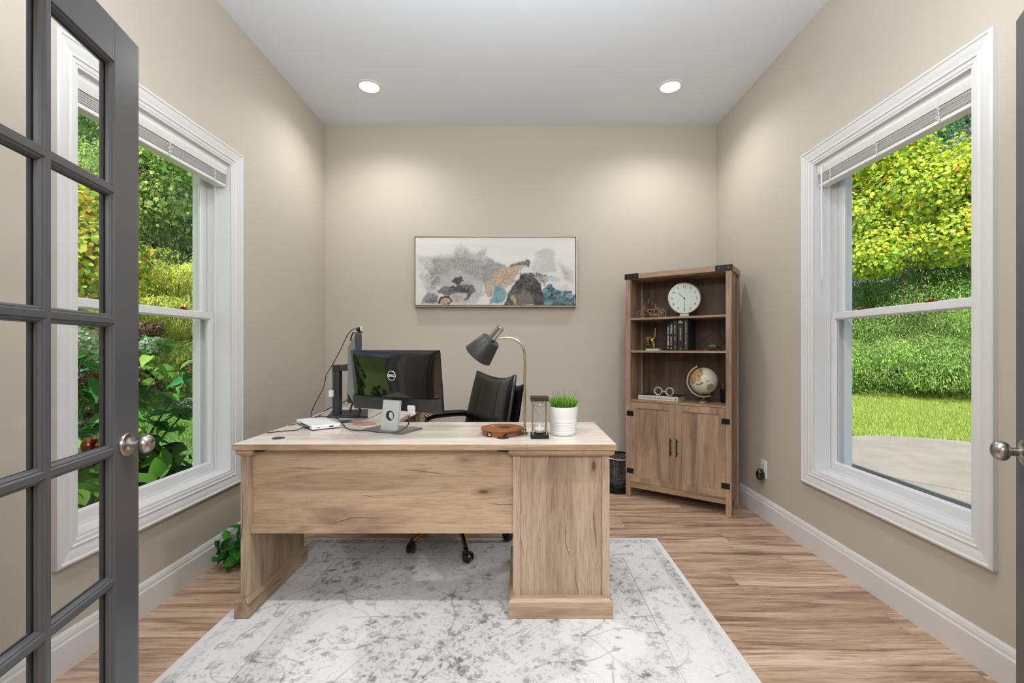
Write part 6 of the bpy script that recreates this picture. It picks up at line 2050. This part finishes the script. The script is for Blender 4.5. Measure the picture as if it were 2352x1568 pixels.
# hydrangea outside the left window
def make_hydrangea():
    specs = [(-2.75, 2.55, 1.55, 'leafy hydrangea close outside the left window, nearest the doors'), (-3.15, 3.45, 1.60, 'tall hydrangea with brown flower heads, beyond the first one outside the left window')]
    for hi, (x, y, h, lab) in enumerate(specs):
        rs = np.random.default_rng(900 + hi)
        t = thing('hydrangea', lab, 'shrub', (x, y, GZ), 0)
        b = MB()
        P, N, tips = [], [], []
        for s_ in range(34):
            a = rs.uniform(0, 2 * PI)
            sp = rs.uniform(0.15, 0.75)
            hh = h * rs.uniform(0.55, 1.0) * (1 - 0.25 * sp)
            pts = smooth_path([(0.08 * math.cos(a), 0.08 * math.sin(a), 0), (sp * 0.45 * math.cos(a), sp * 0.45 * math.sin(a), hh * 0.5), (sp * math.cos(a), sp * math.sin(a), hh)], 6)
            b.tube(pts, [0.007 - 0.004 * q / 12 for q in range(13)], 6)
            tips.append((pts[-1], s_))
            for q in range(3, 13):
                for w in range(3 if q % 2 else 2):
                    aa = rs.uniform(0, 2 * PI)
                    d = np.array([math.cos(aa), math.sin(aa), rs.uniform(-0.1, 0.25)])
                    P.append(np.array(pts[q]) + d * 0.085)
                    N.append(np.array([d[0] * 0.5, d[1] * 0.5, 1.0]))
        b.build('stem', M['stem'], t, smooth=True)
        P, N = np.array(P), np.array(N)
        pal = [((84, 148, 60), 3), ((112, 172, 74), 3), ((70, 130, 66), 2.5), ((146, 190, 92), 1.5), ((72, 144, 96), 0.8)]
        leaf_cloud('foliage', P, N, rs.uniform(0.09, 0.165, len(P)), pick(rs, len(P), pal), t, rs, 0.26, LEAF, rich=True)
        for (tp, s_) in tips:
            if s_ % 3 == 2 and hi == 0:
                continue
            n = 800
            R = rs.uniform(0.075, 0.115)
            d = unit(rs.normal(0, 1, (n, 3)))
            PP = np.array(tp) + d * R * rs.uniform(0.75, 1.05, (n, 1)) * np.array([1, 1, 0.75])
            if s_ % 5 == 0:
                pl = [((176, 192, 160), 3), ((150, 176, 140), 3), ((120, 158, 120), 2)]
            else:
                pl = [((134, 104, 78), 3), ((108, 80, 62), 3), ((160, 134, 104), 2), ((120, 100, 70), 2)]
            fh = leaf_cloud('flower_head', PP, d, 0.019, pick(rs, n, pl, 0.1), t, rs, 0.9)
            fh['label'] = 'pale green flower head' if s_ % 5 == 0 else 'dried brown flower head'
make_hydrangea()
def low_plant(x, y, k, lab):
    rs = np.random.default_rng(1200 + k)
    t = thing('ground_plant', lab, 'plant', (x, y, GZ), 0)
    n = 170
    P = np.stack([-np.abs(rs.normal(0, 0.20, n)) + 0.14, rs.normal(0, 0.20, n), rs.uniform(0.05, 0.62, n)], -1)
    P[:, 0] -= max(0.0, x + 0.14 + 2.02)
    N = np.stack([P[:, 0], P[:, 1], np.full(n, 0.6)], -1)
    leaf_cloud('foliage', P, N, rs.uniform(0.12, 0.20, n), pick(rs, n, [((48, 92, 34), 3), ((70, 116, 40), 3), ((36, 70, 30), 2)]), t, rs, 0.26, LEAF, rich=True)
    b = MB()
    for q in range(14):
        b.tube([(0, 0, 0), tuple((P[q] * 0.9).tolist())], [0.006, 0.003], 5)
    b.build('stem', M['stem'], t)
low_plant(-2.15, 2.30, 0, 'dark leafy plant low against the left window sill, behind the knob')
low_plant(-2.25, 1.72, 1, 'dark leafy plant low outside, seen through the lowest glazed panes')
low_plant(-2.35, 3.0, 2, 'broad-leaved low plant outside at the far corner of the left window')

# ------------------------------------------------------------------ indoor floor plant behind the desk corner
t = thing('trailing_plant', 'green leafy trailing plant on the floor by the left baseboard', 'plant', (-1.395, 2.58, 0.0))
MB().lathe([(0, 0), (0.060, 0), (0.078, 0.115), (0.074, 0.115), (0.058, 0.006), (0, 0.006)], 28, cap=False).build('pot', pbr('dark_pot', (40, 40, 38), 0.5), t, smooth=True)
rs = np.random.default_rng(66)
n = 210
P = np.stack([rs.uniform(-0.185, 0.10, n), rs.uniform(-0.24, 0.12, n), rs.uniform(0.02, 0.19, n)], -1)
P[:, 2] *= 1 - 0.35 * np.clip(np.hypot(P[:, 0], P[:, 1]) / 0.3, 0, 1)
P[:, 2] += 0.015
pal = [((34, 110, 28), 4), ((52, 130, 34), 3), ((24, 78, 26), 3), ((90, 150, 50), 1)]
leaf_cloud('foliage', P, np.stack([P[:, 0] * 2, P[:, 1] * 2 - 0.4, np.full(n, 0.7)], -1), rs.uniform(0.045, 0.085, n), pick(rs, n, pal), t, rs, 0.32, LEAF, rich=True)
b = MB()
for q in range(16):
    b.tube(smooth_path([(0, 0, 0.11), (P[q, 0] * 0.5, P[q, 1] * 0.5, 0.14), tuple(P[q].tolist())], 4), 0.0018, 5)
b.build('vine_stem', M['stem'], t)
